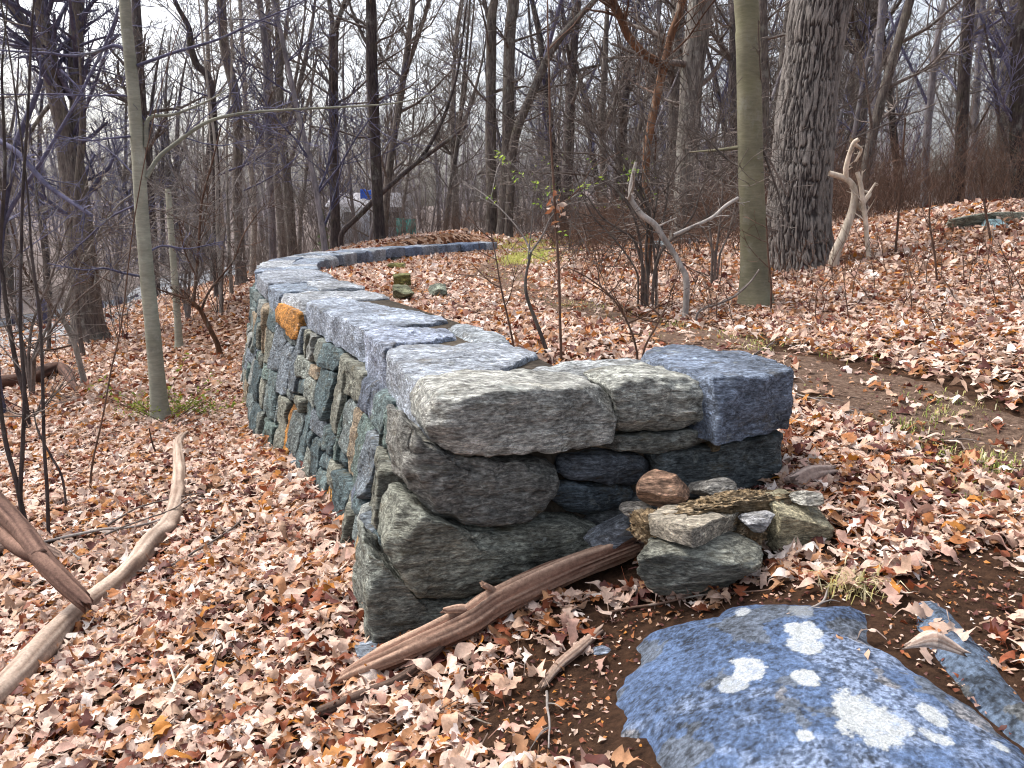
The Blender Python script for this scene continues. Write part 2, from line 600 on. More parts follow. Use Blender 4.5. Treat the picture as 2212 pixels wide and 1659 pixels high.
M['path_dirt'] = None
k = NT('path_dirt', 0.95, 0.1)
_n = k.noise(26, 8, 0.75)
k.color(k.ramp(_n, [(0.3, (0.05, 0.03, 0.022)), (0.5, (0.13, 0.085, 0.062)), (0.68, (0.25, 0.175, 0.135))])).bump(_n, 0.03, 1.0)
M['path_dirt'] = k.m
# trodden path: a ribbon laid just above the ground
pp = [on_ground(u, v) for u, v in ((2212, 960), (2050, 905), (1880, 850), (1700, 800), (1560, 752), (1420, 712), (1280, 678), (1160, 640), (1085, 606), (1085, 580), (1125, 560), (1165, 545))]
pp = [pp[0] + (pp[0] - pp[1]) * 3] + pp
PATH = resample_open(spline(pp, 400), 260)
pt_ = np.gradient(PATH[:, :2], axis=0); pt_ /= np.linalg.norm(pt_, axis=1, keepdims=True)
pn_ = np.stack([-pt_[:, 1], pt_[:, 0]], 1)
wv, wf = [], []
for i in range(260):
    half = 0.34 + 0.014 * min(PATH[i, 1], 14) + 0.05 * math.sin(i * 0.45) + 0.04 * math.sin(i * 0.19 + 1)
    for j in range(7):
        q = PATH[i, :2] + pn_[i] * half * (j / 3.0 - 1) * (1 + 0.10 * math.sin(i * 1.7 + j))
        wv.append((q[0], q[1], gh(*q) + (0.012 if 0 < j < 6 else -0.01)))
for i in range(259):
    for j in range(6):
        a = i * 7 + j
        wf.append((a, a + 1, a + 8, a + 7))
tag(np_mesh('path', wv, wf, M['path_dirt']), kind='structure')


def path_dist(x, y):
    p = np.stack([np.asarray(x, float), np.asarray(y, float)], -1)
    best = np.full(p.shape[:-1], 1e9)
    for a in PATH[::2]:
        best = np.minimum(best, np.hypot(p[..., 0] - a[0], p[..., 1] - a[1]))
    return best


# ------------------------------------------------------------------ stone shapes
def chaikin(p, n=1, c=0.25):
    p = np.asarray(p, float)
    for _ in range(n):
        q = np.roll(p, -1, 0)
        p = np.stack([p * (1 - c) + q * c, p * c + q * (1 - c)], 1).reshape(-1, p.shape[1])
    return p


def resample(p, n):
    q = np.vstack([p, p[:1]])
    d = np.concatenate([[0], np.cumsum(np.linalg.norm(np.diff(q, axis=0), axis=1))])
    t = np.linspace(0, d[-1], n, endpoint=False)
    return np.stack([np.interp(t, d, q[:, k]) for k in range(q.shape[1])], 1)


def stone(poly, depth, fmap, seed, res=0.03, bulge=0.02, bev=0.02, rough=0.012, tilt=(0, 0), off=0.0, corner=0.12, taper=0.0, facet=0.5, wob=0.012, chips=6, chip=0.24):
    """a rough block: outline `poly` (plane a, b) pushed back by `depth`; fmap(a, b, d) sends it into the world (d outward)"""
    poly = chaikin(poly, 1, corner * 0.6); poly = chaikin(poly, 1, 0.2)
    bev = bev * 0.62
    per = np.linalg.norm(np.diff(np.vstack([poly, poly[:1]]), axis=0), axis=1).sum()
    n = int(min(max(per / res, 14), 170))
    poly = resample(poly, n)
    c = poly.mean(0)
    size = math.sqrt(max(1e-6, abs(0.5 * np.sum(poly[:, 0] * np.roll(poly[:, 1], -1) - np.roll(poly[:, 0], -1) * poly[:, 1]))))
    nr = int(min(max(size / res / 1.7, 3), 26))
    e = np.clip(bev / max(size * 0.5, 1e-3), 0.03, 0.3)
    rs = [1.0, 1 - e * 0.3, 1 - e * 0.7] + list(np.linspace(1 - e * 1.3, 0.0, nr))
    nb = int(min(max((depth - bev) / (res * 1.4), 2), 26))
    rings = [(1 - taper * q, -bev - (depth - bev) * q) for q in np.linspace(1, 0, nb + 1)[:-1]]
    P = []
    for k, d in rings:
        P.append(np.c_[c + (poly - c) * k, np.full(n, d)])
    for r in rs[:-1]:
        q = c + (poly - c) * r
        edge = max(0.0, (r - (1 - e)) / e)
        d = bulge * (1 - r ** 2.5) - bev * (1 - math.sqrt(max(0, 1 - edge * edge)))
        P.append(np.c_[q, d + (q - c) @ np.array(tilt)])
    P = np.vstack(P + [np.array([[c[0], c[1], bulge]])])
    P[:, 2] += off
    sd = np.array([seed * 7.31, seed * 3.17, seed * 1.9])
    # outline wobble and chipped facets
    wv_ = fbm(np.c_[P[:, :2] * 6, P[:, 2:] * 2] + sd, 2, 5)
    wv2 = fbm(np.c_[P[:, :2] * 6, P[:, 2:] * 2] + sd + 40, 2, 6)
    P[:, 0] += wob * wv_; P[:, 1] += wob * wv2
    lowf = vnoise(P * 5.0 + sd, 21)
    P[:, 2] += facet * 0.03 * np.round(lowf * 2.2) / 2.2 * min(1, size / 0.2) * (P[:, 2] > off - bev * 1.2)
    R_ = random.Random(seed * 13 + 1)
    for _ in range(chips):
        fi = R_.uniform(0, 6.283); s_ = R_.uniform(0.55, 0.95)
        n_ = np.array([math.cos(fi) * s_, math.sin(fi) * s_, math.sqrt(1 - s_ * s_)])
        q_ = P @ n_
        h_ = q_.max() - R_.uniform(0.3, 1.0) * chip * size * (0.4 + 0.6 * s_)
        P = P - n_ * np.maximum(0, q_ - h_)[:, None]
    W = fmap(P[:, 0], P[:, 1], P[:, 2])
    nv = np.stack([fbm(W * 9 + sd + 11 * k, 4, 30 + k, 0.6) for k in range(3)], 1)
    rg = np.stack([0.5 - np.abs(fbm(W * 7 + sd + 23 * k, 3, 50 + k, 0.55)) * 2.2 for k in range(3)], 1)
    nv = nv + 0.9 * rg
    st = fbm(W * np.array([6, 6, 30]) + sd, 3, 44)
    W = W + nv * rough * 1.25 + (nv[:, :1] * 0 + st[:, None]) * rough * 0.5
    L = len(rings) + len(rs) - 1
    i = np.arange(L - 1)[:, None] * n; j = np.arange(n)[None]; j2 = (j + 1) % n
    F = np.stack([i + j, i + j2, i + n + j2, i + n + j], -1).reshape(-1, 4)
    last = (L - 1) * n
    T = np.stack([last + np.arange(n), last + (np.arange(n) + 1) % n, np.full(n, L * n)], -1)
    return W, [F, T], seed


GREYS = [(0.15, 0.18, 0.18), (0.20, 0.22, 0.20), (0.11, 0.15, 0.155), (0.18, 0.185, 0.155), (0.08, 0.115, 0.125), (0.28, 0.30, 0.29), (0.12, 0.165, 0.155), (0.16, 0.19, 0.22), (0.07, 0.10, 0.11)]
BLUES = [(0.22, 0.265, 0.33), (0.28, 0.31, 0.36), (0.19, 0.23, 0.30), (0.32, 0.345, 0.38), (0.17, 0.22, 0.32)]  # capstone tints, some of the skylight's blue and brightness put into the colour
ORANGE, BROWN = (0.42, 0.19, 0.045), (0.36, 0.23, 0.12)


def merge(stones):                                         # [(verts, faces list, tint)] -> one mesh's arrays
    V, F4, F3, Tn, n = [], [], [], [], 0
    for W, Fs, t in stones:
        V.append(W); F4.append(Fs[0] + n); F3.append(Fs[1] + n)
        Tn.append(np.repeat(np.array([t]), len(W), 0)); n += len(W)
    return np.vstack(V), [np.vstack(F4), np.vstack(F3)], np.vstack(Tn)


# ------------------------------------------------------------------ the wall
wall = thing('stone_wall', (OLINE[0][0], OLINE[0][1], 0.0), 'long curving grey dry stone wall with flat capstones and a square near end', 'wall')
W0 = np.array([OLINE[0][0], OLINE[0][1], 0.0])


def part(name, W, F, mat, t, parent=wall, org=None, label=None):
    o = np_mesh(name, W, F, mat, parent, t, origin=W0 if org is None else org)
    if label: o['label'] = label
    return o


# end face, its plane and directions
e_l, e_r, e_b = at_z(928, 860, 1.0), at_z(1712, 803, 1.0), at(815, 1420, 2.78)
eu = (e_r - e_l) / np.linalg.norm(e_r - e_l)
en = np.cross(e_b - e_l, eu); en /= np.linalg.norm(en)
if en[1] > 0: en = -en
ev = np.cross(eu, en); ev *= np.sign(ev[2])
back = np.array([_tan[0, 0], _tan[0, 1], 0.0])             # direction in which the left face runs away


def face_poly(pix):
    out = []
    for u, v in pix:
        q = at_plane(u, v, e_l, en) - e_l
        out.append((q @ eu, q @ ev))
    return np.array(out)


def face_map(a, b, d):
    return e_l + a[:, None] * eu + b[:, None] * ev + np.where(d > 0, d, 0)[:, None] * en - np.where(d < 0, d, 0)[:, None] * back


FRONT = [  # outline in the photograph, depth, outward shift, tilt, tint, roughness
    ([(945, 846), (1010, 832), (1240, 830), (1302, 838), (1328, 866), (1326, 900), (1320, 952), (1290, 966), (1150, 974), (1010, 984), (950, 966), (920, 935), (917, 890)], 0.36, 0.05, (0, 0.05), (0.38, 0.385, 0.36), 0.008, 0.035),
    ([(1308, 838), (1345, 818), (1440, 812), (1515, 814), (1542, 838), (1549, 872), (1546, 902), (1500, 921), (1400, 934), (1338, 938), (1326, 915), (1330, 870)], 0.30, 0.03, (0, 0.03), (0.35, 0.36, 0.33), 0.014, 0.035),
    ([(1328, 944), (1400, 940), (1470, 930), (1536, 926), (1536, 958), (1470, 968), (1412, 984), (1350, 978), (1318, 972)], 0.3, 0.0, (0, 0), (0.17, 0.18, 0.165), 0.008, 0.015),
    ([(1538, 950), (1556, 948), (1553, 974), (1534, 976)], 0.2, 0.0, (0, 0), (0.24, 0.19, 0.12), 0.006, 0.012),
    ([(876, 925), (918, 955), (960, 978), (1010, 992), (1100, 1000), (1175, 1004), (1206, 1022), (1208, 1050), (1196, 1090), (1150, 1122), (1080, 1136), (1000, 1138), (940, 1118), (890, 1075), (868, 1000)], 0.42, 0.01, (0.02, -0.10), (0.20, 0.20, 0.185), 0.014, 0.03),
    ([(1224, 992), (1320, 986), (1405, 988), (1424, 1012), (1426, 1040), (1380, 1056), (1300, 1050), (1240, 1050), (1222, 1034)], 0.3, -0.05, (0, 0.03), (0.10, 0.115, 0.135), 0.010, 0.03),
    ([(1420, 990), (1500, 972), (1600, 955), (1706, 938), (1704, 1000), (1698, 1048), (1600, 1075), (1500, 1085), (1432, 1075), (1430, 1030)], 0.62, -0.02, (0.0, 0.02), (0.13, 0.155, 0.165), 0.010, 0.025),
    ([(1204, 1058), (1245, 1052), (1330, 1058), (1378, 1064), (1382, 1092), (1340, 1112), (1300, 1124), (1240, 1116), (1206, 1098), (1197, 1078)], 0.3, -0.05, (0, 0.0), (0.09, 0.115, 0.135), 0.010, 0.035),
    ([(866, 1090), (900, 1100), (960, 1128), (1010, 1142), (1100, 1142), (1180, 1128), (1280, 1136), (1320, 1160), (1300, 1195), (1240, 1222), (1160, 1250), (1080, 1272), (1000, 1290), (920, 1290), (880, 1276), (850, 1225), (832, 1180)], 0.30, 0.03, (-0.02, 0.02), (0.25, 0.26, 0.22), 0.014, 0.03),
    ([(800, 1200), (838, 1250), (868, 1288), (920, 1302), (1004, 1302), (1120, 1270), (1150, 1310), (1060, 1370), (960, 1420), (830, 1440), (805, 1420), (790, 1300)], 0.40, 0.0, (0.02, 0.0), (0.21, 0.225, 0.20), 0.014, 0.025),
    ([(1290, 1130), (1390, 1085), (1500, 1095), (1620, 1085), (1700, 1060), (1700, 1180), (1500, 1240), (1330, 1230), (1300, 1190)], 0.4, -0.05, (0, 0), (0.15, 0.16, 0.16), 0.012, 0.025),
    ([(1230, 955), (1322, 955), (1318, 990), (1228, 990)], 0.2, -0.15, (0, 0), (0.08, 0.07, 0.07), 0.010, 0.02),
]
for i, (pix, dep, off, tl, tn, ro, bv) in enumerate(FRONT):
    W, F, _ = stone(face_poly(pix), dep, face_map, 3 + i, 0.014, 0.018, bv, ro, tl, off, 0.16, facet=0.35, wob=0.008, chips=7, chip=0.085)
    part('facing_stone', W, F, M['stone'], tn)
# end block of the coping
plan_map = lambda top: (lambda a, b, d: np.stack([a, b, top + d], -1))
poly = np.array([at_z(u, v, 1.0)[:2] for u, v in ((1556, 832), (1500, 816), (1430, 798), (1368, 766), (1420, 752), (1490, 750), (1640, 768), (1712, 798), (1712, 806), (1640, 818))])
W, F, _ = stone(poly, 0.262, plan_map(1.015), 51, 0.014, 0.012, 0.03, 0.011, (0, 0), 0, 0.12, facet=0.3, wob=0.01, chips=4, chip=0.10)
part('capstone', W, F, M['stone'], (0.15, 0.185, 0.25))
CAPS = [  # outlines on the wall top, thickness, tint brightened and blued for skylight, top height
    ([(1080, 806), (1150, 790), (1235, 776), (1372, 768), (1425, 796), (1330, 806), (1240, 812), (1110, 822)], 0.16, (0.34, 0.36, 0.37), 0.985),
    ([(936, 846), (1000, 818), (1085, 803), (1150, 784), (1100, 800), (1060, 818), (980, 828)], 0.14, (0.42, 0.38, 0.31), 0.975),
    ([(831, 760), (866, 745), (1000, 742), (1101, 740), (1164, 763), (1122, 778), (1067, 801), (1000, 812), (933, 842), (915, 838)], 0.285, (0.33, 0.365, 0.42), 1.0),
    ([(783, 717), (816, 707), (962, 707), (990, 724), (930, 734), (862, 742), (831, 754)], 0.25, (0.28, 0.32, 0.41), 1.0),
    ([(966, 705), (1000, 697), (1084, 721), (1112, 737), (1040, 736), (995, 725)], 0.22, (0.27, 0.30, 0.33), 0.99),
    ([(657, 651), (726, 641), (908, 675), (956, 680), (968, 690), (890, 704), (784, 713)], 0.20, (0.27, 0.31, 0.38), 1.0),
]
for i, (pix, th, tn, top) in enumerate(CAPS):
    poly = np.array([at_z(u, v, 1.0)[:2] for u, v in pix])
    W, F, _ = stone(poly, th, plan_map(top), 60 + i, 0.016, 0.012, 0.022, 0.010, (0, 0), 0, 0.10, facet=0.25, wob=0.012, chips=3, chip=0.10)
    part('capstone', W, F, M['stone'], tn)
r2 = random.Random(5)
s_cap0 = float(np.interp(at_z(657, 649, 1.0)[1], OLINE[:300, 1], OS[:300]))
s = s_cap0
k = 0
while s < WALL_LEN - 0.1:
    ln = r2.uniform(0.55, 1.05)
    if s + ln > WALL_LEN - 0.45: ln = WALL_LEN - s
    s1 = s + ln
    split = r2.random() < 0.4
    for (a0, a1) in (((0, 0.5), (0.5, 1)) if split else ((0, 1),)):
        def qd(ss, f):
            p = wl_pt(ss); n = wl_n(ss)
            return p - n * (WTH * f)
        ja, jb, jc = r2.uniform(-.05, .05), r2.uniform(-.05, .05), r2.uniform(-.04, .04)
        f0, f1 = a0 + (jc if a0 else -0.02), a1 + (jc if a1 < 1 else 0.02)
        g = 0.012
        poly = [qd(s + g, f0), qd((s + s1) / 2, f0), qd(s1 - g + (ja if s1 < WALL_LEN else 0) * 0, f0), qd(s1 - g, f1), qd((s + s1) / 2, f1), qd(s + g, f1)]
        W, F, _ = stone(np.array(poly), r2.uniform(0.17, 0.24), plan_map(1.0 + r2.uniform(-.015, .012)), 90 + k, 0.03 + 0.004 * max(0, s - 5), 0.012, 0.022, 0.010, (0, 0), 0, 0.08, facet=0.2, wob=0.012, chips=3, chip=0.10)
        part('capstone', W, F, M['stone'], r2.choice(BLUES))
        k += 1
    s = s1


def face_frame(outer):
    def f(a, b, d):
        p = wl_pt(a); n = wl_n(a)
        if outer:
            bat = 0.235 * np.clip(1 - a / 30, 0.6, 1)
            q = p + n * (bat * (1 - b) + d)[:, None]
        else:
            q = p - n * (WTH - d * 1.0 - 0.02)[:, None] if False else p - n * (WTH + d)[:, None]
        return np.c_[q, b]
    return f


def rubble(s0, s1, ztop, zbot, heights, outer, seed, start=None):
    """uneven courses of stones in the plane (along the wall, height); yields outlines"""
    R = random.Random(seed)
    z = ztop
    rows = []
    while z > zbot(s1) - 0.1 or z > zbot(s0) - 0.1:
        h = R.choice(heights) * R.uniform(0.85, 1.15)
        rows.append((z - h, z)); z -= h
    jig = lambda ss, kk: 0.05 * float(vnoise(np.array([[ss * 1.6, kk * 3.1, 0.5]]), seed)[0]) + 0.022 * float(vnoise(np.array([[ss * 6, kk * 5.3, 2.5]]), seed)[0])
    occ = [[] for _ in range(len(rows) + 2)]
    out = []
    for kk, (zb, zt) in enumerate(rows):
        s = s0 + (start(0.5 * (zb + zt)) if start else 0) + R.uniform(0, 0.1)
        lean = 0.0
        while s < s1:
            hit = [b for (a, b) in occ[kk] if a - 0.06 <= s < b]
            if hit:
                s = max(hit) + 0.012; continue
            h = zt - zb
            w = R.uniform(0.9, 2.1) * min(h, 0.21) if R.random() < 0.65 else R.uniform(0.3, 0.58)
            nxt = [a for (a, b) in occ[kk] if a > s]
            if nxt and s + w > min(nxt) - 0.08: w = min(nxt) - s - 0.012
            w = max(w, 0.06)
            if zt < zbot(s) - 0.15:
                s += w; continue
            tall = kk + 1 < len(rows) and R.random() < 0.16 and w < 0.4
            low = kk + 2 if tall else kk + 1
            ln2 = R.uniform(-.035, .035)
            g = 0.005
            tl = (s + g + lean, zt - g + (jig(s, kk) if kk else 0)); tr = (s + w - g + ln2, zt - g + (jig(s + w, kk) if kk else 0))
            bl = (s + g - lean, rows[low - 1][0] + g + jig(s, low)); br = (s + w - g - ln2, rows[low - 1][0] + g + jig(s + w, low))
            tm = ((tl[0] + tr[0]) / 2 + R.uniform(-.03, .03), (tl[1] + tr[1]) / 2 + R.uniform(-.012, .016))
            bm = ((bl[0] + br[0]) / 2 + R.uniform(-.03, .03), (bl[1] + br[1]) / 2 + R.uniform(-.016, .012))
            if tall: occ[low - 1].append((s - 0.005, s + w + 0.005))
            if not tall and h > 0.15 and R.random() < 0.14 and w > 0.12:      # a thin pinning stone over a squat one
                m = R.uniform(0.3, 0.6)
                ml = (tl[0] * (1 - m) + bl[0] * m, tl[1] * (1 - m) + bl[1] * m); mr = (tr[0] * (1 - m) + br[0] * m, tr[1] * (1 - m) + br[1] * m)
                out.append([bl, bm, br, (mr[0], mr[1] - .006), (ml[0], ml[1] - .006)]); out.append([(ml[0], ml[1] + .006), (mr[0], mr[1] + .006), tr, tm, tl])
            else:
                out.append([bl, bm, br, tr, tm, tl])
            s += w; lean = ln2
    return out


def zb_out(s):
    p = wl_pt(s); n = wl_n(s)
    q = p + n * 0.3
    return gh(q[0], q[1])


def zb_in(s):
    p = wl_pt(s); n = wl_n(s)
    q = p - n * (WTH + 0.25)
    return gh(q[0], q[1])


def quoin(z):
    return 0.36 if z > 0.72 else 0.43 if z > 0.45 else 0.32 if z > 0.2 else 0.42


face_items = []
fmap_o = face_frame(True)
wanted = [((700, 1090), BROWN), ((704, 1105), (0.40, 0.21, 0.06)), ((619, 882), ORANGE), ((532, 810), (0.34, 0.25, 0.12)), ((760, 1220), (0.3, 0.2, 0.1))]
c_axis = np.array([0, 0, CAM_Z])
def to_pix(P):
    d = np.asarray(P) - c_axis
    f = d[..., 1] * cp - d[..., 2] * sp
    return np.stack([1106 + FOC * d[..., 0] / f, 829.5 - FOC * (d[..., 1] * sp + d[..., 2] * cp) / f], -1)
for i, poly in enumerate(rubble(0.0, 12.2, 0.795, zb_out, [0.16, 0.21, 0.26, 0.29], True, 4, quoin)):
    poly = np.array(poly)
    c = poly.mean(0)
    R = random.Random(i)
    tn = R.choice(GREYS)
    q = R.random()
    if q < 0.07: tn = (0.30, 0.24, 0.17)
    elif q < 0.10: tn = (0.10, 0.12, 0.16)
    dist = math.hypot(*wl_pt(c[0]))
    res = 0.007 * max(dist, 2.6) / 2.0
    pw = to_pix(fmap_o(c[:1], c[1:], np.array([0.0])))[0]
    for (uv, colr) in list(wanted):
        pix = to_pix(fmap_o(poly[:, 0], poly[:, 1], np.zeros(len(poly))))
        if pix[:, 0].min() < uv[0] < pix[:, 0].max() and pix[:, 1].min() < uv[1] < pix[:, 1].max():
            tn = colr; wanted.remove((uv, colr))
    W, F, _ = stone(poly, R.uniform(0.14, 0.22), fmap_o, 200 + i, res, R.uniform(0.004, 0.014), R.uniform(0.010, 0.02), 0.009, (R.uniform(-.14, .14), R.uniform(-.10, .14)), R.uniform(-0.02, 0.012), 0.07, taper=0.05, facet=0.5, chips=4, chip=0.08)
    area = np.ptp(poly[:, 0]) * np.ptp(poly[:, 1]) / dist ** 2
    face_items.append((area, W, F, tn))
# the big rusty stone under the coping
poly = np.array([(s_cap0 + 0.02, 0.70), (s_cap0 + 0.04, 0.90), (s_cap0 + 0.5, 0.915), (s_cap0 + 0.86, 0.91), (s_cap0 + 0.84, 0.76), (s_cap0 + 0.45, 0.71), (s_cap0 + 0.2, 0.66)])
W, F, _ = stone(poly, 0.12, fmap_o, 177, 0.022, 0.012, 0.015, 0.006, (0, 0.05), 0.028, 0.10, chips=3, chip=0.1)
face_items.append((9.0, W, F, ORANGE))
fmap_i = face_frame(False)
for i, poly in enumerate(rubble(7.0, WALL_LEN - 0.05, 0.80, zb_in, [0.13, 0.17, 0.2], False, 8)):
    poly = np.array(poly); c = poly.mean(0); R = random.Random(900 + i)
    W, F, _ = stone(poly, 0.16, fmap_i, 600 + i, 0.05 + 0.003 * c[0], R.uniform(0.008, 0.02), 0.02, 0.010, (R.uniform(-.15, .15), R.uniform(-.15, .15)), R.uniform(-0.02, 0.015), 0.16, taper=0.12)
    face_items.append((0.0, W, F, R.choice(GREYS)))
face_items.sort(key=lambda t: -t[0])
n_single = 100 - len(FRONT)
for a, W, F, tn in face_items[:n_single]:
    part('facing_stone', W, F, M['stone'], tn)
V, F, Tn = merge([(W, F, tn) for a, W, F, tn in face_items[n_single:]])
tag(part('small_facing_stones', V, F, M['stone'], Tn), kind='stuff')

# dark earth and old mortar inside the wall
M['core'] = mat_plain('wall_core', (0.085, 0.07, 0.055), 0.95, 0.6, 25, 0.1, 0, 0.02)
ss = np.linspace(0.12, WALL_LEN - 0.1, 160)
V = []
for s in ss:
    p, n = wl_pt(s), wl_n(s)
    for off, z in ((0.30, -1.2), (-0.06, 0.80), (-0.07, 0.972), (-WTH + 0.05, 0.972), (-WTH + 0.06, 0.5), (-WTH + 0.06, -1.2)):
        q = p + n * off
        V.append((q[0], q[1], z))
F = []
for i in range(len(ss) - 1):
    for j in range(5):
        a = i * 6 + j
        F.append((a, a + 1, a + 7, a + 6))
F += [tuple(range(6)), tuple(range((len(ss) - 1) * 6, len(ss) * 6))[::-1]]
part('mortar_core', np.array(V), F, M['core'], (1, 1, 1))
V = []
for z in (-0.3, 0.955):
    for a, b in ((0.10, 0.14), (1.46, 0.14), (1.46, 0.56), (0.10, 0.60)):
        q = e_l + eu * a + np.array([back[0], back[1], 0]) * b
        V.append((q[0], q[1], z))
part('mortar_core', np.array(V), [(0, 1, 2, 3), (4, 7, 6, 5), (0, 4, 5, 1), (1, 5, 6, 2), (2, 6, 7, 3), (3, 7, 4, 0)], M['core'], (1, 1, 1))


def in_wall(x, y):
    d = side_dist(x, y)
    w = (d > -0.12) & (d < WTH) & (np.asarray(y) > OLINE[0][1] - 0.1) & (np.asarray(y) < 22.2)
    q = np.stack([np.asarray(x) - e_l[0], np.asarray(y) - e_l[1]], -1)
    a = q @ eu[:2]; b = -(q @ en[:2])
    return w | ((a > 0.0) & (a < 1.5) & (b > 0.0) & (b < 0.62))

# ------------------------------------------------------------------ loose rocks by the wall end
def ico(sub):
    t = (1 + 5 ** 0.5) / 2
    v = [(-1, t, 0), (1, t, 0), (-1, -t, 0), (1, -t, 0), (0, -1, t), (0, 1, t), (0, -1, -t), (0, 1, -t), (t, 0, -1), (t, 0, 1), (-t, 0, -1), (-t, 0, 1)]
    f = [(0, 11, 5), (0, 5, 1), (0, 1, 7), (0, 7, 10), (0, 10, 11), (1, 5, 9), (5, 11, 4), (11, 10, 2), (10, 7, 6), (7, 1, 8), (3, 9, 4), (3, 4, 2), (3, 2, 6), (3, 6, 8), (3, 8, 9), (4, 9, 5), (2, 4, 11), (6, 2, 10), (8, 6, 7), (9, 8, 1)]
    v = [np.array(p) / np.linalg.norm(p) for p in v]
    for _ in range(sub):
        cache, nf = {}, []
        def mid(a, b):
            k = (min(a, b), max(a, b))
            if k not in cache:
                m = v[a] + v[b]; v.append(m / np.linalg.norm(m)); cache[k] = len(v) - 1
            return cache[k]
        for a, b, c in f:
            ab, bc, ca = mid(a, b), mid(b, c), mid(c, a)
            nf += [(a, ab, ca), (b, bc, ab), (c, ca, bc), (ab, bc, ca)]
        f = nf
    return np.array(v), np.array(f)


ICO = {k: ico(k) for k in (2, 3, 4, 5)}


def rock_mesh(c, size, yaw, seed, sub=5, facets=9, rough=0.10, pitch=0.0, roll=0.0, box=0.0, fine=0.02, hcut=(0.52, 0.9), crumb=0.0):
    """an angular rock: a ball cut by random planes and roughened"""
    R = np.random.default_rng(seed)
    v, f = ICO[sub]
    d = np.ones(len(v))
    if box:                                                # squarish block
        d = np.minimum(d * 9, box / (np.abs(v).max(1) + 1e-6))
        d = np.minimum(d, 1.25)
    for _ in range(facets):
        n = R.normal(size=3); n /= np.linalg.norm(n)
        h = R.uniform(*hcut)
        q = v @ n
        d = np.where(q > 0.05, np.minimum(d, h / np.maximum(q, 0.05)), d)
    p = v * d[:, None]
    p = p * (1 + rough * fbm(p * 2.2 + seed * 3.3, 4, seed)[:, None]) + fine * np.stack([fbm(p * 9 + seed + 7 * k, 3, seed + k) for k in range(3)], 1)
    if crumb:
        p = p * (1 + crumb * np.clip(fbm(p * 13 + seed, 3, seed + 70, .7), -.5, .6)[:, None])
    p = p / np.abs(p).max(0)                            # keep the asked size after cutting
    p = p * np.array(size) * 0.5
    cr_, sr_ = math.cos(roll), math.sin(roll)
    p = p @ np.array([[cr_, 0, sr_], [0, 1, 0], [-sr_, 0, cr_]]).T
    cp_, sp_ = math.cos(pitch), math.sin(pitch)
    p = p @ np.array([[1, 0, 0], [0, cp_, -sp_], [0, sp_, cp_]]).T
    cy_, sy_ = math.cos(yaw), math.sin(yaw)
    p = p @ np.array([[cy_, -sy_, 0], [sy_, cy_, 0], [0, 0, 1]]).T
    return p + np.asarray(c), f


def rock(name, c, size, yaw, seed, tint, label, cat='rock', mat='stone', group=None, parent=None, **kw):
    v, f = rock_mesh(c, size, yaw, seed, **kw)
    t = np.repeat(np.array([tint], float), len(v), 0)
    if parent is not None:
        o = np_mesh(name, v, f, M[mat], parent, t, origin=parent.location)
        return o
    o = np_mesh(name, v, f, M[mat], None, t, origin=c)
    return tag(o, label, cat, group)


S = lambda px, d: px * d / FOC * 1.01
rock('loose_boulder', at(1504, 1218, 2.66), (S(300, 2.66), 0.30, S(165, 2.66)), 0.15, 5, (0.20, 0.205, 0.175), 'rounded grey green boulder with a moss spot under the pale mortared slab', rough=0.14, facets=7)
chunk = thing('masonry_chunk', at(1570, 1110, 2.95), 'crumbling lump of tan mortar with stones stuck in it beside the wall end', 'masonry')
M['mortar'] = None
k = NT('mortar', 0.95, 0.1)
vo = k.n('ShaderNodeTexVoronoi', feature='F1'); vo.inputs['Scale'].default_value = 45
k.link(k.coord(), vo.inputs['Vector'])
n1 = k.noise(14, 7, 0.75)
c = k.ramp(n1, [(0.3, (0.20, 0.13, 0.07)), (0.5, (0.42, 0.31, 0.19)), (0.7, (0.62, 0.50, 0.36))])
c = k.mix(c, k.ramp(vo.outputs['Distance'], [(0.0, 1.25), (0.6, 0.55)]), 0.9, 'MULTIPLY')
k.color(c).bump(k.math('SUBTRACT', n1, vo.outputs['Distance']), 0.03, 1.0)
M['mortar'] = k.m
a_, b_ = at(1405, 1118, 2.72), at(1745, 1062, 2.98)
mid_ = (a_ + b_) / 2; L_ = np.linalg.norm(b_ - a_); yaw_ = math.atan2(b_[1] - a_[1], b_[0] - a_[0])
rock('mortar', mid_ + np.array([0, 0, -0.005]), (L_ * 1.15, 0.24, 0.14), yaw_, 31, (1, 1, 1), None, mat='mortar', parent=chunk, rough=0.22, facets=5, box=0.85, fine=0.09, crumb=0.30, roll=-math.atan2(b_[2] - a_[2], L_))
rock('mortar', at(1420, 1150, 2.72), (0.16, 0.2, 0.17), 0.4, 32, (1, 1, 1), None, mat='mortar', parent=chunk, rough=0.22, facets=5, box=0.85, fine=0.09, crumb=0.30)
rock('mortar', at(1610, 1140, 2.80), (0.2, 0.16, 0.12), 0.4, 33, (1, 1, 1), None, mat='mortar', parent=chunk, rough=0.22, facets=5, box=0.85, fine=0.09, crumb=0.30)
poly = np.array([at_z(u, v, 0.60)[:2] for u, v in ((1400, 1112), (1408, 1122), (1496, 1156), (1600, 1098), (1596, 1086), (1540, 1076), (1440, 1086))])
W, F, _ = stone(poly, 0.075, lambda a, b, d: np.stack([a, b, 0.60 + d - 0.10 * (b - 2.75)], -1), 301, 0.008, 0.006, 0.008, 0.006, (0, 0), 0, 0.05, wob=0.012, chips=2, chip=0.04)
np_mesh('stone_slab', W, F, M['stone'], chunk, (0.46, 0.41, 0.33), origin=chunk.location)
rock('embedded_stone', at(1636, 1124, 2.72), (S(84, 2.83), 0.13, S(44, 2.83)), 0.2, 12, (0.30, 0.30, 0.31), None, parent=chunk, facets=10, roll=-0.05)
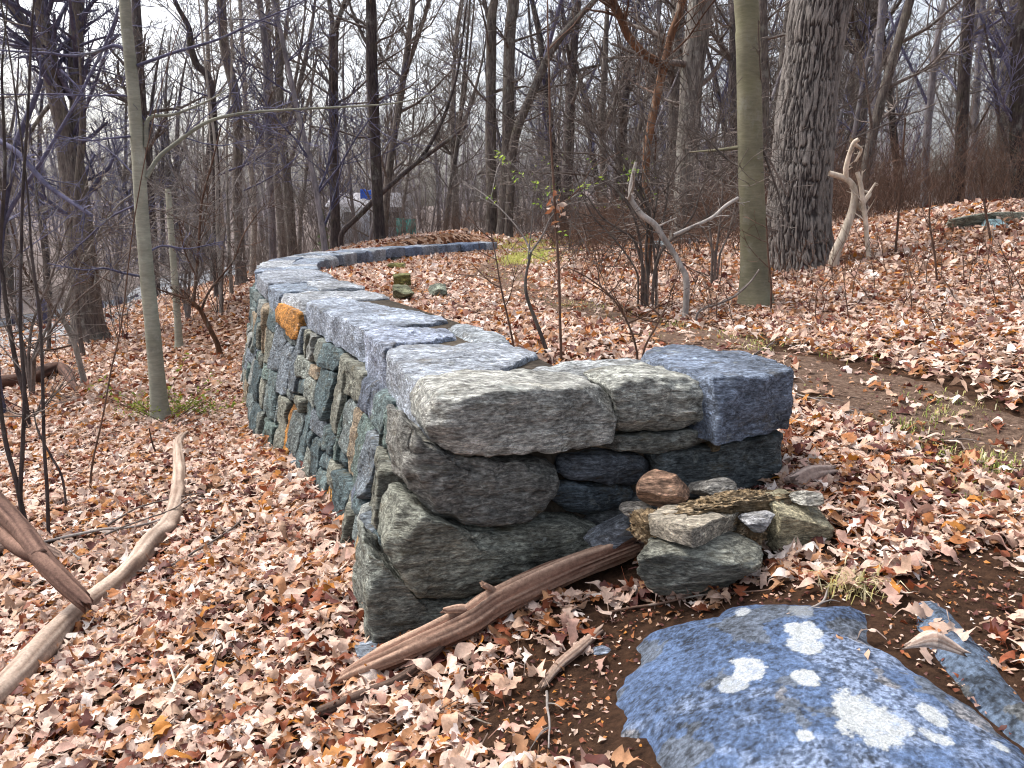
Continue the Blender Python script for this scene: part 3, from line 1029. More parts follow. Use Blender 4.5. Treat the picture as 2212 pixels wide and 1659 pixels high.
rock('embedded_stone', at(1714, 1132, 2.84), (S(150, 2.84), 0.2, S(135, 2.84)), 0.25, 14, (0.31, 0.28, 0.19), None, parent=chunk, facets=7, box=0.82)
rock('embedded_stone', at(1745, 1074, 2.84), (S(76, 2.98), 0.12, S(34, 2.98)), 0.15, 15, (0.32, 0.31, 0.28), None, parent=chunk, facets=9)
rock('loose_stone', at(1436, 1054, 2.86), (S(140, 2.86), 0.17, S(98, 2.86)), 0.5, 22, (0.36, 0.22, 0.15), 'angular reddish tan stone on top of the mortar lump', 'stone', facets=7, rough=0.04, hcut=(0.40, 0.62), fine=0.01)
rock('loose_stone', at(1545, 1058, 2.98), (S(110, 3.07), 0.16, S(56, 3.07)), 0.2, 23, (0.25, 0.24, 0.22), 'small mottled grey stone between the reddish stone and the wall end', 'stone', facets=9)
rock('loose_stone', at(1372, 1098, 2.88), (S(76, 2.96), 0.12, S(44, 2.96)), 0.2, 24, (0.30, 0.28, 0.25), 'little pale stone wedged under the reddish stone', 'stone', facets=9)
rock('loose_stone', at(1334, 1146, 2.93), (S(150, 2.9), 0.13, S(52, 2.9)), 0.2, 26, (0.17, 0.19, 0.22), 'flat dark slate-like stone lying tilted on the log end', 'stone', facets=10, roll=-0.58, box=0.8)
rock('loose_stone', at(1300, 1410, 2.42), (0.07, 0.06, 0.05), 0.2, 27, (0.22, 0.26, 0.34), 'tiny bluish stone in the soil beside the short stick', 'stone', sub=4)
rock('loose_stone', at(795, 1415, 2.74), (0.15, 0.16, 0.10), 0.4, 28, (0.25, 0.29, 0.35), 'small bluish stone half buried at the foot of the wall corner', 'stone', sub=4)
# mossy stones inside the bend of the wall
for i, (u, v, w, h, tn, lb) in enumerate([(872, 640, 46, 30, (0.17, 0.18, 0.11), 'moss capped stone block among the leaves inside the bend of the wall'),
                                          (872, 612, 46, 26, (0.15, 0.15, 0.05), 'mossy stone resting behind the moss capped block'),
                                          (945, 632, 36, 24, (0.17, 0.19, 0.15), 'small squarish grey stone right of the mossy blocks'),
                                          (855, 580, 42, 14, (0.16, 0.15, 0.05), 'low flat mossy stone near the inner face of the wall')]):
    g = on_ground(u, v + h / 2)
    d = g[1]
    rock('mossy_stone', g + np.array([0, 0.02, S(h, d) * 0.55 + .03]), (S(w, d), 0.3, S(h, d)), 0.2, 40 + i, tn, lb, 'stone', sub=4, facets=8, box=0.85)
# slabs on the right-hand slope, and the low rock under the dead branch
for i, (u0, u1, v, w, h, tn, lb, nm) in enumerate([(2060, 2250, 486, 0, 30, (0.20, 0.21, 0.17), 'long low mossy stone slab on the leafy slope at the right', 'stone_slab'),
                                                   (2142, 2180, 494, 0, 22, (0.14, 0.22, 0.25), 'small smooth bluish slab leaning on the long low slab', 'stone_slab'),
                                                   (1400, 1450, 545, 0, 30, (0.14, 0.17, 0.19), 'bluish grey rock behind the fallen white branch', 'field_rock'),
                                                   (1455, 1520, 532, 0, 18, (0.20, 0.21, 0.23), 'flat grey rock in the brush left of the smooth beech', 'field_rock')]):
    g = on_ground((u0 + u1) / 2, v)
    d = g[1]
    rock(nm, g + np.array([0, 0.15, S(h, d) * 0.3]), (S(u1 - u0, d), 0.5, S(h, d) * 1.2), 0.0, 60 + i, tn, lb, 'stone', sub=4, facets=10, box=0.85, roll=-0.03 if i else -0.06)


# ------------------------------------------------------------------ the big lichened boulder
def poly_sd(px, py, poly):                                # >0 inside
    best = np.full(px.shape, 1e9); ins = np.zeros(px.shape, bool)
    n = len(poly)
    for i in range(n):
        a, b = poly[i], poly[(i + 1) % n]
        d = b - a
        t = np.clip(((px - a[0]) * d[0] + (py - a[1]) * d[1]) / (d @ d + 1e-12), 0, 1)
        best = np.minimum(best, np.hypot(px - a[0] - t * d[0], py - a[1] - t * d[1]))
        c = (a[1] > py) != (b[1] > py)
        xx = (b[0] - a[0]) * (py - a[1]) / (b[1] - a[1] + 1e-12) + a[0]
        ins ^= c & (px < xx)
    return np.where(ins, best, -best)


C8 = lambda x, y: on_ground(1296 + 0.414 * x, 999 + 0.414 * y)
def rock_field(pix8, rise, seed, lich8, name, label, tint0, dome):
    poly = np.array([C8(x, y)[:2] for x, y in pix8])
    lo, hi = poly.min(0) - 0.12, poly.max(0) + 0.12
    st = 0.0045
    X, Y = np.meshgrid(np.arange(lo[0], hi[0], st), np.arange(lo[1], hi[1], st))
    wx = 0.022 * fbm(xyz(X * 9, Y * 9, seed), 3, seed); wy = 0.022 * fbm(xyz(X * 9, Y * 9, seed + 9), 3, seed + 1)
    sd = poly_sd(X + wx, Y + wy, poly)
    G = ground_h(X, Y)
    gmid = ground_h(np.array([poly[:, 0].mean()]), np.array([poly[:, 1].mean()]))[0]
    q = np.clip(sd, 0, None)
    Z = G + np.where(sd > 0, rise * (1 - np.exp(-q / 0.05)) + dome * (1 - np.exp(-q / 0.35)), sd * 0.9) - 0.012
    Z += 0.012 * fbm(xyz(X * 4, Y * 4, 3), 4, seed + 3) + 0.0035 * fbm(xyz(X * 30, Y * 30, 3), 3, seed + 4)
    n1 = fbm(xyz(X * 5, Y * 5, 1), 5, seed + 5, 0.65); n2 = fbm(xyz(X * 55, Y * 55, 1), 3, seed + 6, 0.8)
    n3 = vnoise(xyz(X * 150, Y * 150, 1), seed + 16)
    T = np.array(tint0)[None, None] * np.clip(0.95 + 0.7 * n1 + 0.85 * n2 + 0.6 * n3, 0.14, 3.0)[..., None]
    pale = sstep(.05, .35, fbm(xyz(X * 3.1, Y * 3.1, 6), 5, seed + 12, .65))[..., None]
    T = T * (1 - .4 * pale) + np.array([.22, .26, .34]) * np.clip(.9 + 1.6 * n2 + 1.2 * n3, .2, 2)[..., None] * .4 * pale
    T = np.where((fbm(xyz(X * 7, Y * 7, 8), 4, seed + 7) > 0.27)[..., None], T * np.array([1.3, 1.0, 0.72]), T)
    jit = 0.55 * fbm(xyz(X * 17, Y * 17, 2), 5, seed + 8, 0.7) + 0.25 * n2
    for (lx, ly, lr, ls) in lich8:
        c = C8(lx, ly); e = C8(lx + lr, ly); e2 = C8(lx, ly + lr * 0.8)
        r = np.hypot(*(e - c)[:2]); r2 = np.hypot(*(e2 - c)[:2])
        dd = np.hypot((X - c[0]) / r, (Y - c[1]) / max(r2, r * 0.8)) + jit
        m = sstep(1.05, 0.9, dd) * ls
        m = m * np.clip(1 - 1.2 * np.clip(n2, 0, 1), 0.4, 1)
        T = T * (1 - m[..., None]) + np.array([0.40, 0.43, 0.45]) * (0.92 + 0.3 * n2[..., None]) * m[..., None]
    ok = sd > -0.09
    ids = -np.ones(X.shape, int); ids[ok] = np.arange(ok.sum())
    f = np.stack([ids[:-1, :-1], ids[:-1, 1:], ids[1:, 1:], ids[1:, :-1]], -1).reshape(-1, 4)
    f = f[(f >= 0).all(1)]
    V = np.stack([X[ok], Y[ok], Z[ok]], 1)
    c0 = (float(poly[:, 0].mean()), float(poly[:, 1].mean()), float(gmid))
    o = np_mesh(name, V, f, M['boulder'], None, T[ok], origin=c0)
    tag(o, label, 'boulder')
    return poly


k = NT('boulder', 0.75, 0.3)
spk = k.noise(150, 3, 0.8)
k.color(k.mix(k.tint(), k.ramp(spk, [(0.3, 0.55), (0.5, 1.0), (0.7, 1.6)]), 0.8, 'MULTIPLY')).bump(k.math('ADD', spk, k.noise(40, 5, 0.7)), 0.008, 0.8)
M['boulder'] = k.m
B1 = rock_field([(65, 1320), (92, 1130), (140, 1100), (220, 1062), (226, 1005), (168, 988), (232, 900), (330, 870), (480, 832), (600, 802), (645, 768), (800, 742), (1000, 752), (1200, 762), (1330, 748), (1400, 800), (1440, 950), (1560, 1010), (1700, 1120), (1850, 1230), (1930, 1290), (2080, 1420), (2212, 1510), (2420, 1700), (2420, 2300), (700, 2300), (330, 1900), (310, 1600), (225, 1450), (95, 1440)],
                0.045, 3, [(1010, 962, 56, 1), (1098, 965, 60, 1), (1060, 1040, 88, 1), (765, 1190, 78, 1), (690, 1265, 66, 0.75), (1065, 1228, 68, 1), (1400, 1480, 165, 1), (1330, 1440, 80, 1), (1725, 1400, 62, 1), (1765, 1545, 66, 1), (1700, 1540, 40, 0.8), (1062, 1552, 40, 1), (2070, 1560, 46, 1), (740, 860, 40, 0.8), (1040, 845, 60, 0.35), (850, 1900, 120, 1), (1500, 1850, 90, 1)],
                'boulder', 'large flat blue-grey boulder with white lichen spots in the soil', (0.055, 0.088, 0.165), 0.045)
B2 = rock_field([(1610, 740), (1690, 718), (1780, 735), (1880, 820), (1990, 935), (2110, 1110), (2240, 1265), (2450, 1400), (2450, 1700), (2190, 1510), (2060, 1420), (1940, 1310), (1860, 1200), (1800, 1110), (1730, 1010), (1650, 880)],
                0.035, 23, [], 'boulder', 'narrow dark blue-grey rock ridge half buried beside the lichened boulder', (0.07, 0.098, 0.145), 0.06)


# ------------------------------------------------------------------ fallen logs and branches
def log_mesh(pts, rad, seed, sides=26, n=90, ridge=0.12, broken=True, knots=()):
    P = spline(pts, n)
    tt = np.linspace(0, 1, n)
    R = np.interp(tt, np.linspace(0, 1, len(rad)), rad)
    T = np.gradient(P, axis=0); T /= np.linalg.norm(T, axis=1, keepdims=True)
    ref = np.array([0, 0, 1.0]); N = ref - (T @ ref)[:, None] * T; N /= np.linalg.norm(N, axis=1, keepdims=True); B = np.cross(T, N)
    th = np.arange(sides) / sides * 2 * math.pi
    dl = np.concatenate([[0], np.cumsum(np.linalg.norm(np.diff(P, axis=0), axis=1))])
    A = np.stack([np.cos(th)[None] * 1.5 + 0 * dl[:, None], np.sin(th)[None] * 1.5 + 0 * dl[:, None], dl[:, None] * 1.2 + 0 * th[None]], -1) + seed
    fib = fbm(A * np.array([3.2, 3.2, 1.2]), 4, seed, 0.65); low = fbm(A * np.array([0.8, 0.8, 3.0]), 3, seed + 5)
    rr = R[:, None] * (1 + ridge * 1.6 * fib + 0.22 * low)
    for (kt, ka, kr) in knots:
        rr = rr + R[:, None] * kr * np.exp(-((tt[:, None] - kt) / 0.02) ** 2 - ((np.angle(np.exp(1j * (th[None] - ka)))) / 0.4) ** 2)
    shift = np.zeros_like(rr)
    if broken:
        e = R.mean() * 2.2 * fbm(np.stack([np.cos(th) * 4, np.sin(th) * 4, 0 * th], -1) + seed, 3, seed + 2)
        shift += e[None] * (sstep(0.93, 1.0, tt) + sstep(0.07, 0.0, tt))[:, None]
    V = P[:, None] + rr[..., None] * (np.cos(th)[None, :, None] * N[:, None] + np.sin(th)[None, :, None] * B[:, None]) + shift[..., None] * T[:, None]
    V = V.reshape(-1, 3)
    i = np.arange(n - 1)[:, None] * sides; j = np.arange(sides)[None]; j2 = (j + 1) % sides
    F = np.stack([i + j, i + j2, i + sides + j2, i + sides + j], -1).reshape(-1, 4)
    V = np.vstack([V, P[:1], P[-1:]])
    m = n * sides
    jj = np.arange(sides)
    T3 = np.vstack([np.stack([np.full(sides, m), (jj + 1) % sides, jj], -1), np.stack([np.full(sides, m + 1), (n - 1) * sides + jj, (n - 1) * sides + (jj + 1) % sides], -1)])
    f = np.repeat(np.clip(0.5 + 1.1 * fib, 0, 1).reshape(-1), 1)
    return V, [F, T3], np.r_[f, 0.3, 0.3]


def mat_wood(name):
    k = NT(name, 0.85, 0.2)
    a = k.noise(1.0, 8, 0.75, (60, 60, 60))
    k.color(k.mix(k.tint(), k.ramp(a, [(0.3, 0.6), (0.7, 1.4)]), 1, 'MULTIPLY')).bump(a, 0.006, 1.0)
    return k.m


M['wood'] = mat_wood('weathered_wood')


def log(name, pts, rad, seed, dark, light, label, cat='log', stubs=(), stub_name='broken_stub', **kw):
    V, F, f = log_mesh(pts, rad, seed, **kw)
    org = np.asarray(pts[0])
    dark, light = np.array(dark), np.array(light)
    o = np_mesh(name, V, F, M['wood'], None, dark + (light - dark) * (f ** 1.3)[:, None], origin=org)
    tag(o, label, cat)
    for i, (sp, sr) in enumerate(stubs):
        V, F, f = log_mesh(sp, sr, seed + 9 + i, 12, 24, 0.1)
        np_mesh(stub_name, V, F, M['wood'], o, dark + (light - dark) * (f ** 1.3)[:, None], origin=org)
    return o


def gpt(u, v, lift=0.0):                                  # a point on the ground under picture position u, v
    g = on_ground(u, v); g[2] += lift
    return g


lg = [gpt(735, 1480, 0.015), at(800, 1438, 2.60), at(905, 1392, 2.60), at(1005, 1345, 2.63), at(1073, 1300, 2.69), at(1209, 1236, 2.80), at(1300, 1200, 2.87), at(1372, 1172, 2.93)]
log('fallen_log', lg, [0.022, 0.042, 0.051, 0.055, 0.053, 0.050, 0.046, 0.043], 3, (0.10, 0.042, 0.028), (0.52, 0.36, 0.27), 'stringy reddish brown log propped against the foot of the wall end', ridge=0.24, sides=40, n=160,
    stubs=[([at(1028, 1322, 2.66), at(995, 1315, 2.63), at(956, 1319, 2.60)], [0.022, 0.018, 0.010]), ([at(1085, 1290, 2.70), at(1062, 1273, 2.68), at(1042, 1262, 2.66)], [0.016, 0.013, 0.011])])
log('fallen_branch', [gpt(690, 1556, 0.02), gpt(800, 1518, 0.03), gpt(850, 1496, 0.035), gpt(905, 1468, 0.04), gpt(960, 1430, 0.06)], [0.020, 0.024, 0.022, 0.018, 0.012], 6, (0.035, 0.022, 0.018), (0.17, 0.11, 0.085), 'dark brown branch half hidden in leaves below the reddish log', 'branch', ridge=0.1)
log('fallen_branch', [gpt(1170, 1496, 0.02), gpt(1205, 1455, 0.02), gpt(1243, 1422, 0.025), gpt(1298, 1374, 0.02)], [0.012, 0.017, 0.018, 0.012], 7, (0.14, 0.08, 0.06), (0.50, 0.38, 0.30), 'short pinkish stick on the leaves at the soil edge left of the boulder', 'branch')
la = [gpt(-60, 1580, 0.05), gpt(30, 1500, 0.05), gpt(149, 1372, 0.055), gpt(262, 1272, 0.05), gpt(330, 1190, 0.05), gpt(364, 1150, 0.045), gpt(384, 1091, 0.045), gpt(388, 1027, 0.04), gpt(386, 968, 0.05), gpt(405, 940, 0.03)]
log('fallen_log', la, [0.062, 0.062, 0.062, 0.058, 0.058, 0.055, 0.052, 0.048, 0.042, 0.02], 12, (0.17, 0.11, 0.08), (0.50, 0.40, 0.33), 'long pale bent log running up the leafy slope left of the wall', ridge=0.05, n=200, knots=[(0.43, 1.2, 0.5), (0.3, 0.5, 0.4)])
lb = [at(-40, 1050, 3.9), at(0, 1096, 3.85), at(43, 1140, 3.75), at(85, 1200, 3.6), at(128, 1246, 3.5), at(185, 1300, 3.42)]
log('fallen_log', lb, [0.05, 0.05, 0.048, 0.046, 0.042, 0.036], 14, (0.06, 0.03, 0.025), (0.33, 0.20, 0.15), 'forked reddish brown dead limb propped over the pale bent log', stub_name='fork',
    stubs=[([at(85, 1200, 3.6), at(34, 1176, 3.7), at(-10, 1130, 3.82), at(-60, 1080, 3.9)], [0.044, 0.044, 0.040, 0.036])], ridge=0.10)
log('fallen_log', [gpt(-40, 1215, 0.05), gpt(60, 1190, 0.05), gpt(140, 1215, 0.03)], [0.04, 0.04, 0.02], 15, (0.05, 0.03, 0.025), (0.22, 0.15, 0.12), 'dark rotten limb lying under the forked dead limb')
log('fallen_log', [gpt(-30, 846, 0.12), gpt(60, 836, 0.13), gpt(130, 812, 0.12), gpt(170, 850, 0.02)], [0.10, 0.11, 0.09, 0.03], 16, (0.03, 0.015, 0.012), (0.14, 0.07, 0.05), 'dark rotting log under the thin stems on the left slope')
log('fallen_branch', [gpt(1710, 1068, 0.05), gpt(1750, 1050, 0.05), gpt(1796, 1036, 0.04)], [0.035, 0.032, 0.02], 17, (0.18, 0.12, 0.10), (0.56, 0.44, 0.38), 'thick pinkish broken stick poking out behind the mortar lump', 'branch')
log('bark_piece', [C8(1570, 1240) + np.array([0, 0, 0.15]), C8(1700, 1215) + np.array([0, 0, 0.15]), C8(1870, 1230) + np.array([0, 0, 0.12])], [0.006, 0.024, 0.008], 18, (0.25, 0.16, 0.12), (0.72, 0.60, 0.52), 'curl of pale bark lying on the right edge of the boulder', 'bark')
log('fallen_branch', [gpt(1905, 1018, 0.02), gpt(1960, 1042, 0.02), gpt(2010, 1050, 0.02)], [0.010, 0.014, 0.008], 19, (0.14, 0.08, 0.06), (0.45, 0.32, 0.25), 'short bent brown stick on the leaves right of the mortar lump', 'branch')
# thin fallen sticks: (trace, thickness, material, label)
STICKS = [([(70, 1190), (160, 1172), (240, 1160), (330, 1150), (420, 1098), (470, 1090)], 0.011, 'grey_twig', 'grey stick crossing the pale bent log from the forked limb', 0.06),
          ([(128, 1182), (150, 1200), (175, 1222), (165, 1216)], 0.009, 'grey_twig', 'small bent grey stick beside the forked limb', 0.04),
          ([(235, 1152), (310, 1118), (390, 1100), (440, 1082)], 0.008, 'twig', 'thin dark stick bundle lying over the pale log', 0.09),
          ([(230, 1175), (300, 1160), (380, 1128), (420, 1085)], 0.007, 'twig', 'wiry stick bent over the middle of the pale log', 0.10),
          ([(130, 1310), (204, 1291), (277, 1257), (370, 1240), (430, 1206), (511, 1146), (600, 1040)], 0.009, 'twig', 'long dark wavy stick lying from the pale log to the wall', 0.05),
          ([(1640, 1348), (1700, 1340), (1770, 1325), (1790, 1280)], 0.006, 'grey_twig', 'pale twig lying just above the boulder', 0.02),
          ([(1310, 1328), (1420, 1318), (1530, 1300), (1670, 1282)], 0.005, 'brown_twig', 'thin brown twig across the soil above the boulder', 0.02),
          ([(1182, 1517), (1183, 1570), (1187, 1650)], 0.005, 'grey_twig', 'upright grey twig in the leaves at the bottom of the picture', 0.05),
          ([(345, 1560), (380, 1500), (410, 1450)], 0.012, 'dead_wood', 'grey splintered stick below the pale bent log', 0.04),
          ([(1720, 858), (1790, 878), (1860, 900)], 0.006, 'grey_twig', 'thin pale stick on the path edge behind the wall end', 0.02),
          ([(1742, 870), (1800, 862), (1870, 866)], 0.005, 'brown_twig', 'straight thin brown stick on the bare path', 0.02),
          ([(1630, 772), (1665, 752), (1700, 730), (1760, 722)], 0.007, 'twig', 'dark crooked stick at the back of the end capstone', 0.03),
          ([(2020, 960), (2060, 958), (2100, 958)], 0.005, 'twig', 'short dark twig lying on the path at the right', 0.02),
          ([(1880, 1090), (1940, 1040), (2040, 1015)], 0.006, 'brown_twig', 'brown twig in the leaves between path and mortar lump', 0.03),
          ([(2000, 1150), (2060, 1160), (2160, 1140)], 0.006, 'brown_twig', 'brown twig lying in the leaves at the right edge', 0.02),
          ([(640, 1128), (560, 1180), (470, 1268)], 0.006, 'brown_twig', 'thin brown twig on the leaves beside the wall foot', 0.03),
          ([(210, 1075), (250, 1030), (300, 1000)], 0.009, 'grey_twig', 'short grey stick on the left slope', 0.03),
          ([(830, 1600), (900, 1570), (990, 1556), (1060, 1580)], 0.005, 'brown_twig', 'thin curved twig in the leaves at the bottom', 0.03),
          ([(450, 1500), (470, 1440), (480, 1400), (420, 1330)], 0.006, 'brown_twig', 'curly brown twig in the leaves below the wall foot', 0.04)]
for i, (tr, r0, mt, lb, lift) in enumerate(STICKS):
    pts = [gpt(u, v, lift * (0.4 + 0.6 * math.sin(math.pi * (j + 0.5) / len(tr)))) for j, (u, v) in enumerate(tr)]
    P = spline(pts, 18); P[:, 2] += 0.008 * fbm(P * 9, 2, i); P[:, :2] += 0.012 * np.stack([fbm(P * 6 + 3, 2, i), fbm(P * 6 + 9, 2, i)], 1)
    tb = Tubes(); tb.add(P, np.linspace(r0, r0 * 0.5, 18), 7)
    R = random.Random(i)
    for _ in range(R.randint(1, 4)):
        kk = R.randint(4, 14)
        d = P[kk + 2] - P[kk]; d /= np.linalg.norm(d); sdv = np.array([-d[1], d[0], 0.15]) * R.choice((-1, 1))
        q = P[kk] + (d + sdv * R.uniform(.5, 1)) * R.uniform(0.05, 0.16)
        tb.add(spline([P[kk], (P[kk] + q) / 2 + np.array([0, 0, .01]), q], 5), np.linspace(r0 * 0.5, r0 * 0.2, 5), 5)
    tag(tb.build('fallen_stick', M[mt], origin=P[0]), lb, 'stick')

# ------------------------------------------------------------------ trees
def sprout(tb, p, d, L, r, level, R, up=0.15, wander=0.25, dens=1.0, sides=3, K=5, rmin=0.0022):
    """a branch and, recursively, its side branches and twigs"""
    pts = [p]; q = np.array(p, float); d = np.array(d, float); d /= np.linalg.norm(d)
    dirs = [d]
    for _ in range(K - 1):
        d = d + np.array([R.gauss(0, wander), R.gauss(0, wander), R.gauss(0, wander) + up]) * 0.6
        d /= np.linalg.norm(d)
        q = q + d * L / (K - 1)
        pts.append(q); dirs.append(d)
    tb.add(np.array(pts), np.maximum(np.linspace(r, r * 0.35, K), rmin), sides + (1 if r > 0.02 else 0) + (2 if r > 0.05 else 0))
    if level <= 0:
        return
    n = max(2, int(round(dens * (2.2 + L * 1.6)))) if level > 1 else max(2, int(round(dens * (2.5 + L * 2.4))))
    for i in range(min(n, 14)):
        f = R.uniform(0.2, 1.0)
        k = f * (K - 1); i0 = min(int(k), K - 2); fr = k - i0
        b = pts[i0] * (1 - fr) + pts[i0 + 1] * fr
        dd = dirs[i0 + 1]
        side = np.array([R.gauss(0, 1), R.gauss(0, 1), R.gauss(0, 0.7)]); side -= dd * (side @ dd); side /= np.linalg.norm(side) + 1e-9
        a = R.uniform(0.5, 1.15)
        sprout(tb, b, dd * math.cos(a) + side * math.sin(a), L * R.uniform(0.32, 0.62) * (1.15 - 0.5 * f), r * (1 - 0.6 * f) * R.uniform(0.4, 0.65), level - 1, R, up, wander, dens, sides, max(4, K - 1) if level > 1 else 4, rmin)


def trunk_mesh(P, Rr, seed, sides=14, flare=0.45, rough=0.05, step=None):
    n = len(P)
    T = np.gradient(P, axis=0); T /= np.linalg.norm(T, axis=1, keepdims=True)
    ref = np.array([0, 1.0, 0]); N = ref - (T @ ref)[:, None] * T; N /= np.linalg.norm(N, axis=1, keepdims=True); B = np.cross(T, N)
    th = np.arange(sides) / sides * 2 * math.pi
    h = np.concatenate([[0], np.cumsum(np.linalg.norm(np.diff(P, axis=0), axis=1))])
    fl = np.exp(-np.maximum(h - 0.15, 0) / (Rr[0] * 1.3 + 0.03))
    lob = 0.5 + 0.5 * vnoise(np.stack([np.cos(th) * 1.6, np.sin(th) * 1.6, 0 * th + seed], -1), seed)
    rr = Rr[:, None] * (1 + flare * fl[:, None] * (0.35 + 1.1 * lob[None]) + rough * 1.5 * fbm(np.stack([np.cos(th)[None] + 0 * h[:, None], np.sin(th)[None] + 0 * h[:, None], h[:, None] * 1.5 + 0 * th[None]], -1) + seed * 2.3, 3, seed))
    V = (P[:, None] + rr[..., None] * (np.cos(th)[None, :, None] * N[:, None] + np.sin(th)[None, :, None] * B[:, None]))
    i = np.arange(n - 1)[:, None] * sides; j = np.arange(sides)[None]; j2 = (j + 1) % sides
    return V, np.stack([i + j, i + j2, i + sides + j2, i + sides + j], -1).reshape(-1, 4), th, h, rr


def traced(pts, depth, ddepth=0.0):                       # picture trace -> points in the upright plane `depth` metres ahead
    m = len(pts)
    return np.array([at(u, v, depth + ddepth * i / max(1, m - 1)) for i, (u, v) in enumerate(pts)])


def tree(name, label, trace, widths, depth, bark='grey_bark', twig='twig', group=None, limbs=(), nb=10, hmin=2.0, blen=1.6, dens=1.0, lvl=2, seed=1, total=13.0, sides=12, cat='tree', flare=0.45, grow_top=True, ddepth=0.0, brad=0.3, up=0.15, taper_top=0.25):
    R = random.Random(seed * 77 + 5)
    W = traced(trace, depth, ddepth)
    px = lambda w: w * depth / FOC / 2 * 1.02
    rad = [px(w) for w in widths]
    g = ground_h(W[:1, 0], W[:1, 1])[0]
    base = np.array([W[0, 0], W[0, 1], min(g, W[0, 2]) - 0.12])
    pts = [base] + list(W); rad = [rad[0]] + rad
    if grow_top:                                          # carry the trunk on above the picture
        d = (W[-1] - W[-2]) / np.linalg.norm(W[-1] - W[-2])
        q = W[-1]; hh = q[2] - base[2]
        d = d * np.array([0.6, 1, 1]) + np.array([0, R.uniform(-.05, .05), 0])
        for _ in range(4):
            stepv = max(0.5, (total - hh) / 4)
            d = d + np.array([R.gauss(0, .05), R.gauss(0, .05), 0.04]); d /= np.linalg.norm(d)
            q = q + d * stepv; pts.append(q)
        n0 = len(rad); r_end = rad[-1]
        rad += [r_end * (1 - (1 - taper_top) * (i + 1) / 4) for i in range(4)]
    n = max(24, min(70, int(len(pts) * 6)))
    P = spline(pts, n)
    dd = np.concatenate([[0], np.cumsum(np.linalg.norm(np.diff(np.array(pts), axis=0), axis=1) ** 0.5)])
    Rr = np.interp(np.linspace(0, dd[-1], n), dd, rad)
    root = thing(name, (base[0], base[1], g), label, cat, group)
    V, F, *_ = trunk_mesh(P, Rr, seed, sides, flare)
    np_mesh('trunk', V.reshape(-1, 3), F, M[bark], root, origin=root.location)
    tb = Tubes(); tl = Tubes()
    for (tr, w0, w1, dp) in limbs:
        L = traced(tr, depth, dp)
        K = max(5, len(tr) * 3)
        LP_ = spline(L, K)
        LP_[:, 1] += np.linspace(0, R.uniform(-.4, .4), K)
        lr = np.linspace(px(w0), px(w1), K)
        (tl if w0 >= 9 and name not in ('slim_tree',) else tb).add(LP_, lr, 12 if w0 >= 20 else 7)
        ln = np.linalg.norm(np.diff(L, axis=0), axis=1).sum()
        for _ in range(int(5 + ln * 3.2 * dens)):
            k = R.randint(int(K * .25), K - 2)
            d = LP_[k + 1] - LP_[k]; d /= np.linalg.norm(d)
            s_ = np.array([R.gauss(0, 1), R.gauss(0, .6), R.gauss(0, .8)]); s_ /= np.linalg.norm(s_)
            sprout(tb, LP_[k], d * 0.8 + s_ * 0.7, ln * R.uniform(.12, .3), lr[k] * 0.45, 1, R, 0.02, 0.25, dens, rmin=0.0028 * depth / 8)
    hs = P[:, 2] - g
    for i in range(nb):
        ok = np.where(hs > hmin)[0]
        if len(ok) == 0: break
        k = R.choice(list(ok[:-1])) if len(ok) > 1 else ok[0]
        az = R.uniform(0, 2 * math.pi)
        d = np.array([math.cos(az), math.sin(az), R.uniform(0.05, 0.9)])
        f = (hs[k] - hmin) / max(0.1, hs[-1] - hmin)
        sprout(tb, P[k], d, blen * R.uniform(.6, 1.3) * (1.2 - 0.6 * f), max(0.006, Rr[k] * brad * R.uniform(.6, 1.1)), lvl, R, up, 0.25, dens, rmin=0.0028 * depth / 8)
    if tl.paths:
        tl.build('limb', M[bark], root, origin=root.location)
    if tb.paths:
        tb.build('crown', M[twig], root, origin=root.location)
    return root


